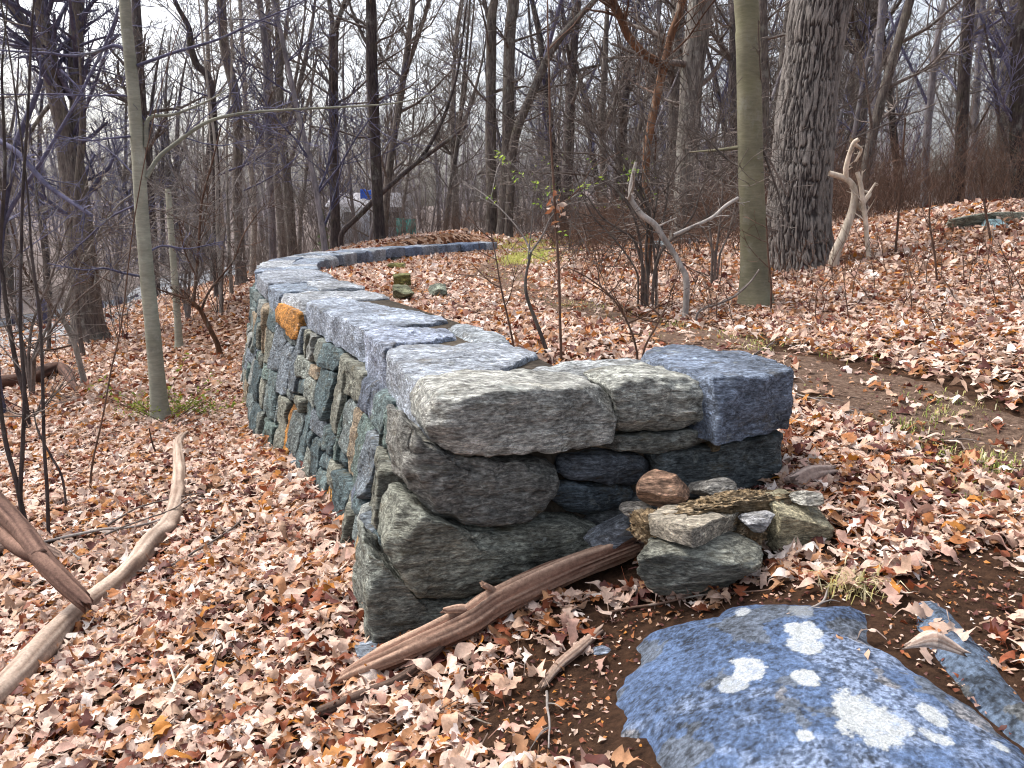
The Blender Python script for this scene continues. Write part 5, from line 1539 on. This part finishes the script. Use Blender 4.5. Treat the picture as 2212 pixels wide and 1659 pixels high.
shrub('tangled_shrub', 'lower twiggy shrub filling the gap beside the smooth beech',
      [([(1540, 560), (1530, 480), (1510, 420), (1470, 380)], 6, 2, .2), ([(1545, 560), (1555, 480), (1560, 400), (1550, 340)], 6, 2, .2), ([(1550, 560), (1575, 500), (1590, 430), (1600, 380)], 5, 2, .2), ([(1548, 560), (1520, 500), (1480, 450), (1430, 420)], 5, 2, -.2), ([(1700, 420), (1650, 330), (1600, 340), (1560, 350)], 5, 2, .0)], 11, 'twig', 62, 1.2)
shrub('tangled_shrub', 'dark twiggy shrub spreading in front of the guard rail',
      [([(60, 800), (70, 700), (110, 600), (150, 480), (190, 400)], 7, 2, .4), ([(60, 800), (40, 700), (10, 600), (-20, 500)], 7, 2, .3), ([(62, 800), (90, 690), (60, 560), (30, 430), (10, 330)], 7, 2, .4), ([(60, 800), (120, 700), (210, 610), (280, 540)], 6, 2, -.3), ([(64, 800), (130, 640), (180, 540), (270, 470), (340, 420)], 6, 2, .5)], 10.5, 'twig', 63, 1.2)
shrub('tangled_shrub', 'grey twiggy shrub behind the pale beech trunk at the left',
      [([(405, 680), (400, 600), (420, 500), (450, 420), (480, 360)], 7, 2, .4), ([(404, 680), (380, 600), (340, 520), (280, 470)], 6, 2, .3), ([(406, 680), (430, 600), (470, 520), (520, 460)], 6, 2, .3), ([(405, 680), (410, 560), (400, 450), (380, 370)], 6, 2, -.3)], 17, 'grey_twig', 64, 1.3)

# the blue-green sapling twigs at top left
tree('slim_tree', 'bluish crooked bare tree at the left edge in front of the forked giant', [(-10, 800), (-8, 640), (4, 480), (20, 380), (40, 300), (75, 215), (90, 170)], [20, 18, 16, 15, 13, 10, 8], 9.5, 'blue_twig', 'blue_twig', seed=71, nb=4, hmin=1.5, grow_top=False, dens=1.3, sides=9,
     limbs=[([(2, 500), (30, 445), (90, 360), (130, 300), (180, 220), (230, 130), (260, 70), (290, -10)], 9, 4, .3), ([(38, 305), (60, 250), (80, 180), (82, 120)], 6, 2, .2), ([(-10, 300), (40, 330), (100, 395), (150, 430), (205, 465)], 12, 8, -.3), ([(20, 380), (10, 300), (-5, 220)], 5, 3, .2), ([(130, 150), (175, 190), (195, 215)], 5, 3, .1)])


def bush_proto(name, H, n, seed, mat, spread=.5, dens=1.0):
    R = random.Random(seed); tb = Tubes()
    for _ in range(n):
        az = R.uniform(0, 6.28); e = R.uniform(.1, spread)
        sprout(tb, np.array([math.cos(az) * .1, math.sin(az) * .1, -.05]), (math.cos(az) * e, math.sin(az) * e, 1), H * R.uniform(.6, 1.1), R.uniform(.006, .014), 2, R, .02, .28, dens, rmin=.003)
    return tb.build(name, M[mat])


BUSH = [bush_proto('bare_bush', 2.6, 9, 201, 'twig', .6), bush_proto('bare_bush', 2.0, 10, 202, 'brown_twig', .7), bush_proto('bare_bush', 3.2, 8, 203, 'grey_twig', .5), bush_proto('bare_bush', 1.5, 11, 204, 'brown_twig', .8)]
R = random.Random(77); used = set(); pb = []
tries = 0
while len(pb) < 120 and tries < 4000:
    tries += 1
    y = 13 + 32 * R.random(); x = R.uniform(-1, 1) * (.72 * y + 2)
    d = float(side_dist(np.array([x]), np.array([y]))[0])
    if -1.5 < d and x < 5 and y < 25: continue
    if x > 0 and y < 17 + 0.15 * x and not (x > 4.5 and y > 16): continue
    if x < -1 and y < 20 and R.random() < .75: continue
    if x < -.33 * y and 17 < y < 48 and R.random() < .85: continue
    if path_dist(np.array([x]), np.array([y]))[0] < 1.5: continue
    if any(math.hypot(x - a, y - b) < .8 for a, b, _ in pb): continue
    pb.append((x, y, R.randrange(4) if x < 4 else R.choice((0, 1, 1, 3, 3))))
BL = ['dark loose twiggy', 'reddish brown', 'tall pale grey', 'low dense brown']
for x, y, k in sorted(pb, key=lambda t: t[1]):
    u = float(to_pix(np.array([x, y, gh(x, y)]))[0])
    where = ('before the guard rail' if u < 150 else 'around the forked giant' if u < 300 else 'behind the pale left beech' if u < 480 else 'left of the wall bend' if u < 720 else 'behind the far wall' if u < 1060 else 'beside the path end' if u < 1250 else 'behind the tangled shrub' if u < 1480 else
             'behind the smooth beech' if u < 1680 else 'behind the massive oak' if u < 1840 else 'right of the white snag' if u < 2000 else 'above the mossy slabs' if u < 2200 else 'past the right edge of the slabs')
    dist = 'nearer' if y < 22 else 'deeper' if y < 32 else 'farthest'
    lb = BL[k] + ' ' + dist + ' bush ' + where
    if k not in used:
        used.add(k); o = BUSH[k]; o.location = (x, y, gh(x, y)); o['label'] = lb; o['category'] = 'bush'; o['group'] = 'bare bushes in the wood'
    else:
        o = BUSH[k].copy(); COL.objects.link(o); o.location = (x, y, gh(x, y)); o.rotation_euler = (0, 0, R.uniform(0, 6.28)); s_ = R.uniform(.7, 1.2); o.scale = (s_, s_, s_); o['label'] = lb

# knee-high to head-high brush that nobody could count
R = random.Random(88)
tb, tb2 = Tubes(), Tubes()
def brush(tbx, x, y, H, R):
    p = np.array([x, y, gh_fast(x, y) - .03]); d = np.array([R.gauss(0, .25), R.gauss(0, .2), 1.0])
    q = [p]
    for _ in range(3):
        d = d + np.array([R.gauss(0, .2), R.gauss(0, .2), 0]); q.append(q[-1] + d * H / 3)
    q = np.array(q); tbx.add(q, np.linspace(.006, .003, 4), 3)
    for _ in range(R.randint(4, 8)):
        k = R.uniform(.6, 2.9); i = int(k); b = q[i] * (1 - k + i) + q[i + 1] * (k - i)
        e = np.array([R.gauss(0, .6), R.gauss(0, .6), R.uniform(0, 1)]); L = H * R.uniform(.15, .4)
        tbx.add(np.array([b, b + e * L * .5, b + (e + np.array([0, 0, .2])) * L]), np.array([.0035, .003, .0025]), 3)
_gx = np.linspace(-40, 40, 161); _gy = np.linspace(2, 62, 121)
_GX, _GY = np.meshgrid(_gx, _gy); _GZ = ground_h(_GX, _GY)
def gh_fast(x, y):
    i = min(max(int((y - 2) / .5), 0), 119); j = min(max(int((x + 40) / .5), 0), 159)
    fy, fx = (y - 2) / .5 - i, (x + 40) / .5 - j
    return (_GZ[i, j] * (1 - fx) + _GZ[i, j + 1] * fx) * (1 - fy) + (_GZ[i + 1, j] * (1 - fx) + _GZ[i + 1, j + 1] * fx) * fy
for i in range(2600):
    y = R.uniform(16.5, 34); x = R.uniform(5.0, .72 * y + 3)
    if y < 17 + .12 * (x - 5): continue
    brush(tb, x, y, R.uniform(.8, 2.3), R)
for i in range(900):
    y = R.uniform(14, 26); x = R.uniform(1.0, 5.5)
    if path_dist(np.array([x]), np.array([y]))[0] < .8: continue
    brush(tb, x, y, R.uniform(.4, 1.4), R)
for i in range(1800):
    y = R.uniform(20, 46); x = R.uniform(-.7 * y - 2, 1.0)
    if side_dist(np.array([x]), np.array([y]))[0] > -1.2 and y < 23: continue
    if x > -14 and y < 24 and R.random() < .8: continue
    if x < -.33 * y and y < 48 and R.random() < .93: continue
    if path_dist(np.array([x]), np.array([y]))[0] < 1: continue
    brush(tb2, x, y, R.uniform(.8, 3.0), R)
for i in range(160):
    y = R.uniform(6, 15); x = R.uniform(.6, 7)
    if path_dist(np.array([x]), np.array([y]))[0] < .4: continue
    brush(tb, x, y, R.uniform(.2, .7), R)
tag(tb.build('brown_brush', M['brown_twig']), kind='stuff')
tag(tb2.build('grey_brush', M['twig']), kind='stuff')


# ------------------------------------------------------------------ leaves
def leaf_strip(stations, halfw):
    """template: stations along the midrib x half widths -> coordinates (n,3,2)"""
    t = np.array(stations); w = np.array(halfw)
    return np.stack([np.stack([t, -w[:, 0]], 1), np.stack([t, 0 * t], 1), np.stack([t, w[:, 1]], 1)], 1)


OAK1 = leaf_strip([-.32, -.02, .02, .10, .20, .27, .36, .46, .54, .64, .75, .83, .92, 1.0], [(.006, .006), (.006, .006), (.03, .03), (.16, .12), (.10, .17), (.08, .09), (.27, .20), (.31, .30), (.12, .14), (.22, .26), (.28, .22), (.12, .10), (.10, .13), (.0, .0)])
OAK2 = leaf_strip([-.28, -.02, .03, .14, .22, .30, .40, .50, .58, .68, .78, .86, .94, 1.0], [(.006, .006), (.006, .006), (.04, .03), (.10, .18), (.20, .10), (.09, .12), (.20, .30), (.36, .22), (.13, .15), (.30, .20), (.18, .30), (.12, .10), (.08, .08), (.0, .0)])
BEECH = leaf_strip([-.18, -.01, .05, .14, .24, .34, .44, .54, .64, .74, .82, .90, .96, 1.0], [(.006, .006), (.008, .008), (.08, .08), (.17, .16), (.24, .23), (.27, .27), (.28, .28), (.27, .26), (.23, .23), (.17, .17), (.12, .12), (.06, .06), (.03, .03), (0, 0)])
LEAF_COL = np.array([(.64, .49, .41), (.56, .40, .32), (.48, .32, .23), (.40, .21, .11), (.33, .13, .045), (.22, .062, .026), (.10, .030, .024), (.72, .63, .58), (.50, .31, .25), (.42, .17, .03)])
LEAF_P = np.array([.20, .17, .12, .09, .08, .08, .09, .07, .07, .03])
seq = {14: slice(None), 8: [0, 2, 3, 5, 7, 8, 10, 13], 4: [1, 5, 9, 13]}


def scatter(x, y, size, stations, seed, lift=(.0, .025), tilt=.21, probs=LEAF_P, zfun=None):
    """leaves lying at x, y: vertices, faces, tints"""
    g = np.random.default_rng(seed)
    n = len(x)
    tpl = np.stack([t[seq[stations]] for t in (OAK1, OAK2, BEECH)])
    if stations == 4: tpl = tpl * np.array([1, 1.35])
    k = g.choice(3, n, p=[.42, .38, .20])
    L = tpl[k] * size[:, None, None, None]
    X = L[..., 0] - .35 * size[:, None, None]; Y = L[..., 1] * g.uniform(.55, 1.05, n)[:, None, None]
    s = size[:, None, None]
    ca, cb, tw = (g.normal(.4, 1.5, n)[:, None, None], g.normal(-.2, .6, n)[:, None, None], g.normal(0, 1.5, n)[:, None, None])
    Z = (ca * Y * Y + cb * X * X + tw * X * Y) / s + .05 * s * np.sin(X / s * 9 + ca * 3) + .035 * s * np.sin(Y / s * 14 + tw * 5) * np.sign(Y)
    tx, ty = g.normal(0, tilt, n)[:, None, None], g.normal(0, tilt, n)[:, None, None]
    X, Z = X * np.cos(tx) - Z * np.sin(tx), X * np.sin(tx) + Z * np.cos(tx)
    Y, Z = Y * np.cos(ty) - Z * np.sin(ty), Y * np.sin(ty) + Z * np.cos(ty)
    a = g.uniform(0, 2 * math.pi, n)[:, None, None]
    X, Y = X * np.cos(a) - Y * np.sin(a), X * np.sin(a) + Y * np.cos(a)
    z0 = (zfun or ground_h)(x, y)
    low = Z.min((1, 2))
    V = np.stack([X + x[:, None, None], Y + y[:, None, None], Z + (z0 + g.uniform(*lift, n) - .6 * low)[:, None, None]], -1)
    m = V.shape[1]
    b = (np.arange(n) * m * 3)[:, None, None]
    i = (np.arange(m - 1) * 3)[None, :, None]; j = np.arange(2)[None, None, :]
    F = np.stack([b + i + j, b + i + j + 1, b + i + j + 4, b + i + j + 3], -1).reshape(-1, 4)
    c = LEAF_COL[g.choice(len(LEAF_COL), n, p=probs)] * g.uniform(.78, 1.2, n)[:, None]
    T = np.repeat(c, m * 3, 0)
    return V.reshape(-1, 3), F, T


SOIL_C = [(at(1280, 1480, 2.25)[:2], .42), (at(1250, 1590, 2.05)[:2], .32), (at(1700, 1300, 2.4)[:2], .22), (at(2100, 1320, 2.3)[:2], .20), (at(1450, 1340, 2.45)[:2], .16), (at(2150, 1240, 2.5)[:2], .22)]


def density(x, y, g):                                      # keep-probability of a leaf at x, y
    k = np.ones(len(x))
    pd = path_dist(x, y)
    k *= .06 + .94 * sstep(.34, .78, pd + .16 * fbm(xyz(x * 2.5, y * 2.5, 4), 2, 51))
    for c, r in SOIL_C:
        k *= .10 + .90 * sstep(r * .45, r * 1.25, np.hypot(x - c[0], y - c[1]) + .12 * fbm(xyz(x * 6, y * 6, 4), 2, 52))
    for B, kk in ((B1, .012), (B2, .06)):
        sd = poly_sd(x, y, B)
        k *= np.where(sd > -.02, kk, np.where(sd > -.14, .35, 1))
    k *= np.where(in_wall(x, y), 0, 1)
    k *= .55 + .9 * sstep(-.5, .45, fbm(xyz(x * .9, y * .9, 2), 3, 53))
    return k


def field(n, r0, r1, s0, s1, st, seed, **kw):
    g = np.random.default_rng(seed)
    r = np.sqrt(g.uniform(r0 * r0, r1 * r1, n)); a = g.uniform(-.74, .74, n)
    x, y = r * np.sin(a), r * np.cos(a)
    keep = g.random(n) < density(x, y, g)
    x, y = x[keep], y[keep]
    return scatter(x, y, g.uniform(s0, s1, len(x)), st, seed + 1, **kw)


_parts = [field(19000, 1.35, 4.6, .055, .112, 14, 301), field(42000, 4.6, 10.5, .07, .13, 8, 302), field(60000, 10.5, 22, .09, .16, 4, 303, lift=(0, .04), tilt=.36), field(26000, 22, 42, .14, .24, 4, 304, lift=(0, .06), tilt=.5)]
# drifts against the foot of the wall and behind it
g = np.random.default_rng(9)
s_ = g.uniform(0.1, 11, 900); p = wl_pt(s_); n_ = wl_n(s_); off = g.uniform(.22, .6, 900)
q = p + n_ * off[:, None]; _parts.append(scatter(q[:, 0], q[:, 1], g.uniform(.08, .13, 900), 8, 311, lift=(.0, .09)))
s_ = g.uniform(.6, 5.5, 420); p = wl_pt(s_); n_ = wl_n(s_); off = WTH + g.uniform(.05, .4, 420)
q = p - n_ * off[:, None]; _parts.append(scatter(q[:, 0], q[:, 1], g.uniform(.08, .13, 420), 8, 312, lift=(.0, .07)))
# chips and crumbs on the bare soil
n = 16000; r = np.sqrt(g.uniform(1.3 ** 2, 4.4 ** 2, n)); a = g.uniform(-.2, .74, n); x, y = r * np.sin(a), r * np.cos(a)
k_ = g.random(n) < np.where(poly_sd(x, y, B1) > -.005, .012, np.where(in_wall(x, y), 0, .8)); x, y = x[k_], y[k_]
_parts.append(scatter(x, y, g.uniform(.008, .028, len(x)), 4, 313, lift=(.0, .01), probs=[.06, .08, .12, .12, .1, .14, .22, .04, .1, .02]))
n = 4200; k_ = g.integers(0, 260, n); q = PATH[k_][:, :2] + g.normal(0, .22, (n, 2)); _parts.append(scatter(q[:, 0], q[:, 1], g.uniform(.012, .05, n), 4, 314, lift=(.0, .012), probs=[.03, .05, .1, .15, .12, .15, .25, .02, .1, .03]))
V, F, T, n = [], [], [], 0
for v, f, t in _parts:
    V.append(v); F.append(f + n); T.append(t); n += len(v)
tag(np_mesh('leaf_litter', np.vstack(V), np.vstack(F), M['leaf'], tint=np.vstack(T)), kind='stuff')

# leaves on plants: (centre, spread, count, size, colours)
def leafy(name, pts, size, cols, seed, mat, parent=None, origin=None):
    g = np.random.default_rng(seed); P = np.array(pts); n = len(P)
    v, f, t = scatter(P[:, 0], P[:, 1], g.uniform(size * .6, size * 1.3, n), 8, seed, lift=(0, 0), tilt=1.0, zfun=lambda x, y: P[:, 2])
    m = len(v) // n
    t = np.repeat(np.array(cols)[g.integers(0, len(cols), n)] * g.uniform(.7, 1.3, n)[:, None], m, 0)
    return np_mesh(name, v, f, M[mat], parent, t, origin=origin)


by_label = {o.get('label'): o for o in COL.objects if o.get('label')}
GREEN = [(.30, .42, .06), (.22, .38, .05), (.38, .48, .10)]
o = by_label['thin straight brown sapling with a bunch of withered leaves behind the wall end']
g = np.random.default_rng(41)
leafy('withered_leaves', [at(1203 + g.normal(0, 12), 455 + g.normal(0, 18), 5.2 + g.normal(0, .04)) for _ in range(20)], .05, [(.42, .20, .10), (.30, .12, .06), (.62, .48, .40)], 41, 'leaf', o, o.location)
o = by_label['young grey sapling forking low with fresh green buds behind the wall end']
leafy('fresh_leaves', [at(u + g.normal(0, 7), v + g.normal(0, 7), 5.35 + g.normal(0, .2)) for u, v in ((1075, 330), (1080, 345), (1110, 385), (1130, 382), (1160, 440), (1165, 400), (1230, 428), (1180, 420), (1270, 400), (1300, 392), (1370, 370), (1145, 555), (1140, 520), (1060, 430), (1095, 360), (1350, 378), (1250, 410), (1215, 505)) for _ in range(4)], .03, GREEN, 42, 'green_leaf', o, o.location)
o = by_label['big tangled leafless shrub with dark arching stems behind the white branch']
leafy('fresh_leaves', [at(g.uniform(1150, 1420), g.uniform(330, 450), 9 + g.normal(0, .3)) for _ in range(70)], .03, GREEN, 43, 'green_leaf', o, o.location)
c = on_ground(372, 905)
tb = Tubes(); R = random.Random(5); tips = []
for _ in range(34):
    az = R.uniform(0, 6.28); L = R.uniform(.3, .75); b = c + np.array([R.gauss(0, .12), R.gauss(0, .12), 0]); e = np.array([math.cos(az), math.sin(az), R.uniform(.15, .9)])
    P = np.array([b, b + e * L * .5, b + e * L + np.array([0, 0, -.05])]); tb.add(P, np.array([.005, .004, .002]), 4)
    tips += [b + e * L * R.uniform(.2, 1) + np.array([R.gauss(0, .02), R.gauss(0, .02), R.gauss(0, .02)]) for _ in range(16)]
o = tag(tb.build('low_green_shrub', M['brown_twig'], origin=c), 'low spreading shrub with yellow green leaflets at the foot of the leaning beech', 'shrub')
leafy('foliage', tips, .045, [(.22, .28, .04), (.30, .34, .06), (.16, .22, .03)], 45, 'green_leaf', o, o.location)

# grass: tufts along the path, a strip at its far end, a dry tuft by the boulder
GV, GF, GT, n = [], [], [], 0
def tuft(c, count, h, spread, cols, R):
    global n
    for _ in range(count):
        b = np.array([c[0] + R.gauss(0, spread), c[1] + R.gauss(0, spread), 0]); b[2] = gh_fast(b[0], b[1]) if b[1] > 2.1 else c[2]
        b[2] = max(b[2] - .01, c[2] - .06) if spread < .2 else b[2]
        az = R.uniform(0, 6.28); l = h * R.uniform(.5, 1.2); e = R.uniform(.2, 1.1); w = .0022 + .0008 * c[1] / 4
        d = np.array([math.cos(az), math.sin(az), 0]); s = np.array([-d[1], d[0], 0]) * w
        m = b + d * l * e * .35 + np.array([0, 0, l * .65]); t = b + d * l * e + np.array([0, 0, l * (1 - .55 * e)])
        GV.extend([b - s, b + s, m - s * .8, m + s * .8, t]); GF.append((n, n + 1, n + 3, n + 2)); GF.append((n + 2, n + 3, n + 4)); col_ = np.array(R.choice(cols)) * R.uniform(.7, 1.25); GT.extend([col_] * 5); n += 5
R = random.Random(3)
DRY, GRN = [(.60, .52, .28), (.66, .60, .40), (.45, .40, .16)], [(.22, .30, .05), (.32, .36, .09), (.45, .42, .15)]
tuft(on_ground(1845, 1275), 150, .10, .045, DRY, R)
for u, v in ((1700, 1085 - 40), (2085, 1000), (1965, 985), (1950, 920), (2150, 1010), (2110, 1085), (2180, 1010), (1760, 690), (1820, 740), (2060, 880), (1700, 742), (1590, 735), (1330, 660), (1470, 700), (1250, 655), (1640, 745), (2030, 900), (1860, 770)):
    for _ in range(3):
        tuft(on_ground(u + R.gauss(0, 18), v + R.gauss(0, 8)), 30, .06, .09, GRN + DRY, R)
for i in range(300):
    q = on_ground(R.uniform(1090, 1200), R.uniform(535, 572)) if i % 2 else np.array([R.gauss(.9, .6), R.uniform(17, 27), 0])
    if i % 2 == 0: q[2] = gh_fast(q[0], q[1])
    tuft(q, 22, .12, .16, [(.50, .50, .14), (.42, .46, .10), (.58, .54, .20)], R)
for i in range(45):
    k = R.randint(20, 200); q = PATH[k] + np.array([R.gauss(0, .35), R.gauss(0, .2), 0])
    q[2] = gh(q[0], q[1]); tuft(q, 14, .05, .16, GRN + DRY + DRY, R)
tag(np_mesh('grass', np.array(GV), GF, M['green_leaf'], tint=np.array(GT)), kind='stuff')

# ------------------------------------------------------------------ road, guard rail and the things beyond
def box(lo, hi):
    v = [(x, y, z) for z in (lo[2], hi[2]) for y in (lo[1], hi[1]) for x in (lo[0], hi[0])]
    return v, [(0, 2, 3, 1), (4, 5, 7, 6), (0, 1, 5, 4), (1, 3, 7, 5), (3, 2, 6, 7), (2, 0, 4, 6)]


M['steel'] = mat_plain('galvanised_steel', (.55, .60, .66), .35, .15, 6, .5, .6)
M['post'] = mat_plain('rail_post', (.09, .08, .12), .9, .4, 10)
M['road'] = mat_plain('pale_road', (.22, .23, .25), .9, .15, 3)
ra, rb = at(-30, 694, 27), at(256, 646, 44)
ra2 = ra + (ra - rb) * .8; rb2 = rb + (rb - ra) * .6
rdir = (rb2 - ra2) / np.linalg.norm(rb2 - ra2); rn = np.array([rdir[1], -rdir[0], 0])
if rn[1] > 0: rn = -rn                                    # towards the camera
rv, rf = [], []
for i in range(41):
    p = ra2 + (rb2 - ra2) * i / 40
    for j, w in enumerate((.7, .1, -3.0, -6.0)):
        q = p + rn * w
        rv.append((q[0], q[1], max(gh(q[0], q[1]), p[2] - .62 if j else -9) + (0.05 if 0 < j < 3 else .03)))
rf = [(i * 4 + j, i * 4 + j + 1, i * 4 + j + 5, i * 4 + j + 4) for i in range(40) for j in range(3)]
tag(np_mesh('road', rv, rf, M['road']), kind='structure')
gr_ = thing('guard_rail', ra, 'long grey steel guard rail along the road below the left slope', 'guard rail')
prof = [(0, .155), (.05, .11), (.05, .06), (0, .0), (.05, -.06), (.05, -.11), (0, -.155)]
V, F = [], []
for i in range(31):
    p = ra2 + (rb2 - ra2) * i / 30
    for o_, z in prof: V.append(p + rn * o_ + np.array([0, 0, z - .15]))
for i in range(30):
    for j in range(6): F.append((i * 7 + j, i * 7 + j + 1, i * 7 + j + 8, i * 7 + j + 7))
np_mesh('rail_beam', V, F, M['steel'], gr_, origin=ra)
ln = np.linalg.norm(rb2 - ra2)
for i in range(int(ln / 3.8)):
    p = ra2 + rdir * (i * 3.8 + 1)
    v, f = box((-.08, -.08, -.95), (.08, .08, .12)); v = np.array(v) + p - rn * .10
    np_mesh('post', v, f, M['post'], gr_, smooth=False, origin=ra)
q = at(93, 672, 23)
v, f = box((-.14, -.14, -1.2), (.14, .14, .35)); vt = np.array(v); vt[4:, :2] *= .8
tag(np_mesh('wooden_post', vt + q, f, M['post'], smooth=False, origin=q), 'short dark wooden post standing alone by the guard rail', 'post')

# house, tarpaulin, bin and evergreen glimpsed through the trunks
M['siding'] = mat_plain('white_siding', (.42, .45, .52), .7, .1, 4)
M['roof'] = mat_plain('grey_roof', (.24, .24, .27), .9, .2, 12)
M['glass'] = mat_plain('window_glass', (.05, .06, .08), .15, .1, 2, .6)
M['tarp'] = mat_plain('blue_tarp', (.02, .12, .62), .5, .25, 14, .3, 0, .05)
M['teal'] = mat_plain('teal_plastic', (.02, .38, .34), .5, .15, 5)
hb = at(795, 516, 56); hz = gh(hb[0], hb[1])
house = thing('house', (hb[0], hb[1], hz), 'white sided house glimpsed through the trunks behind the wall bend', 'house')
v, f = box((-2.6, 0, -.4), (2.4, 6, 2.3)); np_mesh('wall', np.array(v) + (hb[0], hb[1], hz), f, M['siding'], house, smooth=False, origin=house.location)
rv = np.array([(-2.9, -.3, 2.25), (2.7, -.3, 2.25), (2.7, 3, 3.3), (-2.9, 3, 3.3), (-2.9, 6.3, 2.25), (2.7, 6.3, 2.25)]) + (hb[0], hb[1], hz)
np_mesh('roof', rv, [(0, 1, 2, 3), (3, 2, 5, 4), (0, 3, 4), (1, 5, 2)], M['roof'], house, smooth=False, origin=house.location)
for wx in (-1.6, .2, 1.5):
    v, f = box((wx, -.04, .9), (wx + .7, .05, 1.9)); w = np_mesh('window', np.array(v) + (hb[0], hb[1], hz), f, M['glass'], house, smooth=False, origin=house.location)
tp = at(795, 420, 52)
g = np.linspace(0, 1, 14); A, B_ = np.meshgrid(g, g)
Vt = np.stack([A * 1.0 - .5, .25 * np.sin(A * 7) * .3 + .05 * B_, B_ * .6 - .3 + .05 * np.sin(A * 9)], -1).reshape(-1, 3) + tp
ii = np.arange(196).reshape(14, 14); Ft = np.stack([ii[:-1, :-1], ii[:-1, 1:], ii[1:, 1:], ii[1:, :-1]], -1).reshape(-1, 4)
o = np_mesh('blue_tarp', Vt, Ft, M['tarp'], origin=tp); md = o.modifiers.new('thickness', 'SOLIDIFY'); md.thickness = .02
tag(o, 'small bright blue tarpaulin hung high among the far trunks', 'tarp')
for i, (u, w, lb, kx) in enumerate(((866, .45, 'narrow teal bin standing beyond the far wall', 1.0), (888, .55, 'faint darker teal bin right of the narrow one', .9))):
    b = at(u, 508, 50); bz = gh(b[0], b[1])
    bn = thing('teal_bin', (b[0], b[1], bz), lb, 'bin')
    v, f = box((-w / 2, -.3, -.1), (w / 2, .3, 1.0 * kx)); np_mesh('body', np.array(v) * (1, 1, 1) + (b[0], b[1], bz), f, M['teal'], bn, smooth=False, origin=bn.location)
    v, f = box((-w / 2 - .04, -.34, 1.0 * kx + .003), (w / 2 + .04, .34, 1.08 * kx)); np_mesh('lid', np.array(v) + (b[0], b[1], bz), f, M['teal'], bn, smooth=False, origin=bn.location)
# a young evergreen
e0 = at(700, 516, 46); ez = gh(e0[0], e0[1])
ev_ = thing('evergreen_tree', (e0[0], e0[1], ez), 'small bright green conical evergreen left of the white house', 'tree')
tb = Tubes(); tb.add(np.array([(e0[0], e0[1], ez - .2), (e0[0], e0[1], ez + 1.2), (e0[0], e0[1], ez + 2.5)]), np.array([.07, .05, .01]), 6); tb.build('trunk', M['dark_bark'], ev_, origin=ev_.location)
g = np.random.default_rng(4); pts = []
for _ in range(1500):
    h = g.random() ** .8; rr_ = .62 * (1 - h) * math.sqrt(g.random()) * (.75 + .35 * math.sin(h * 40)); a = g.uniform(0, 6.28); pts.append((e0[0] + rr_ * math.cos(a), e0[1] + rr_ * math.sin(a), ez + .1 + h * 2.4))
leafy('foliage', pts, .10, [(.06, .17, .03), (.10, .24, .05), (.05, .12, .03)], 46, 'green_leaf', ev_, ev_.location)
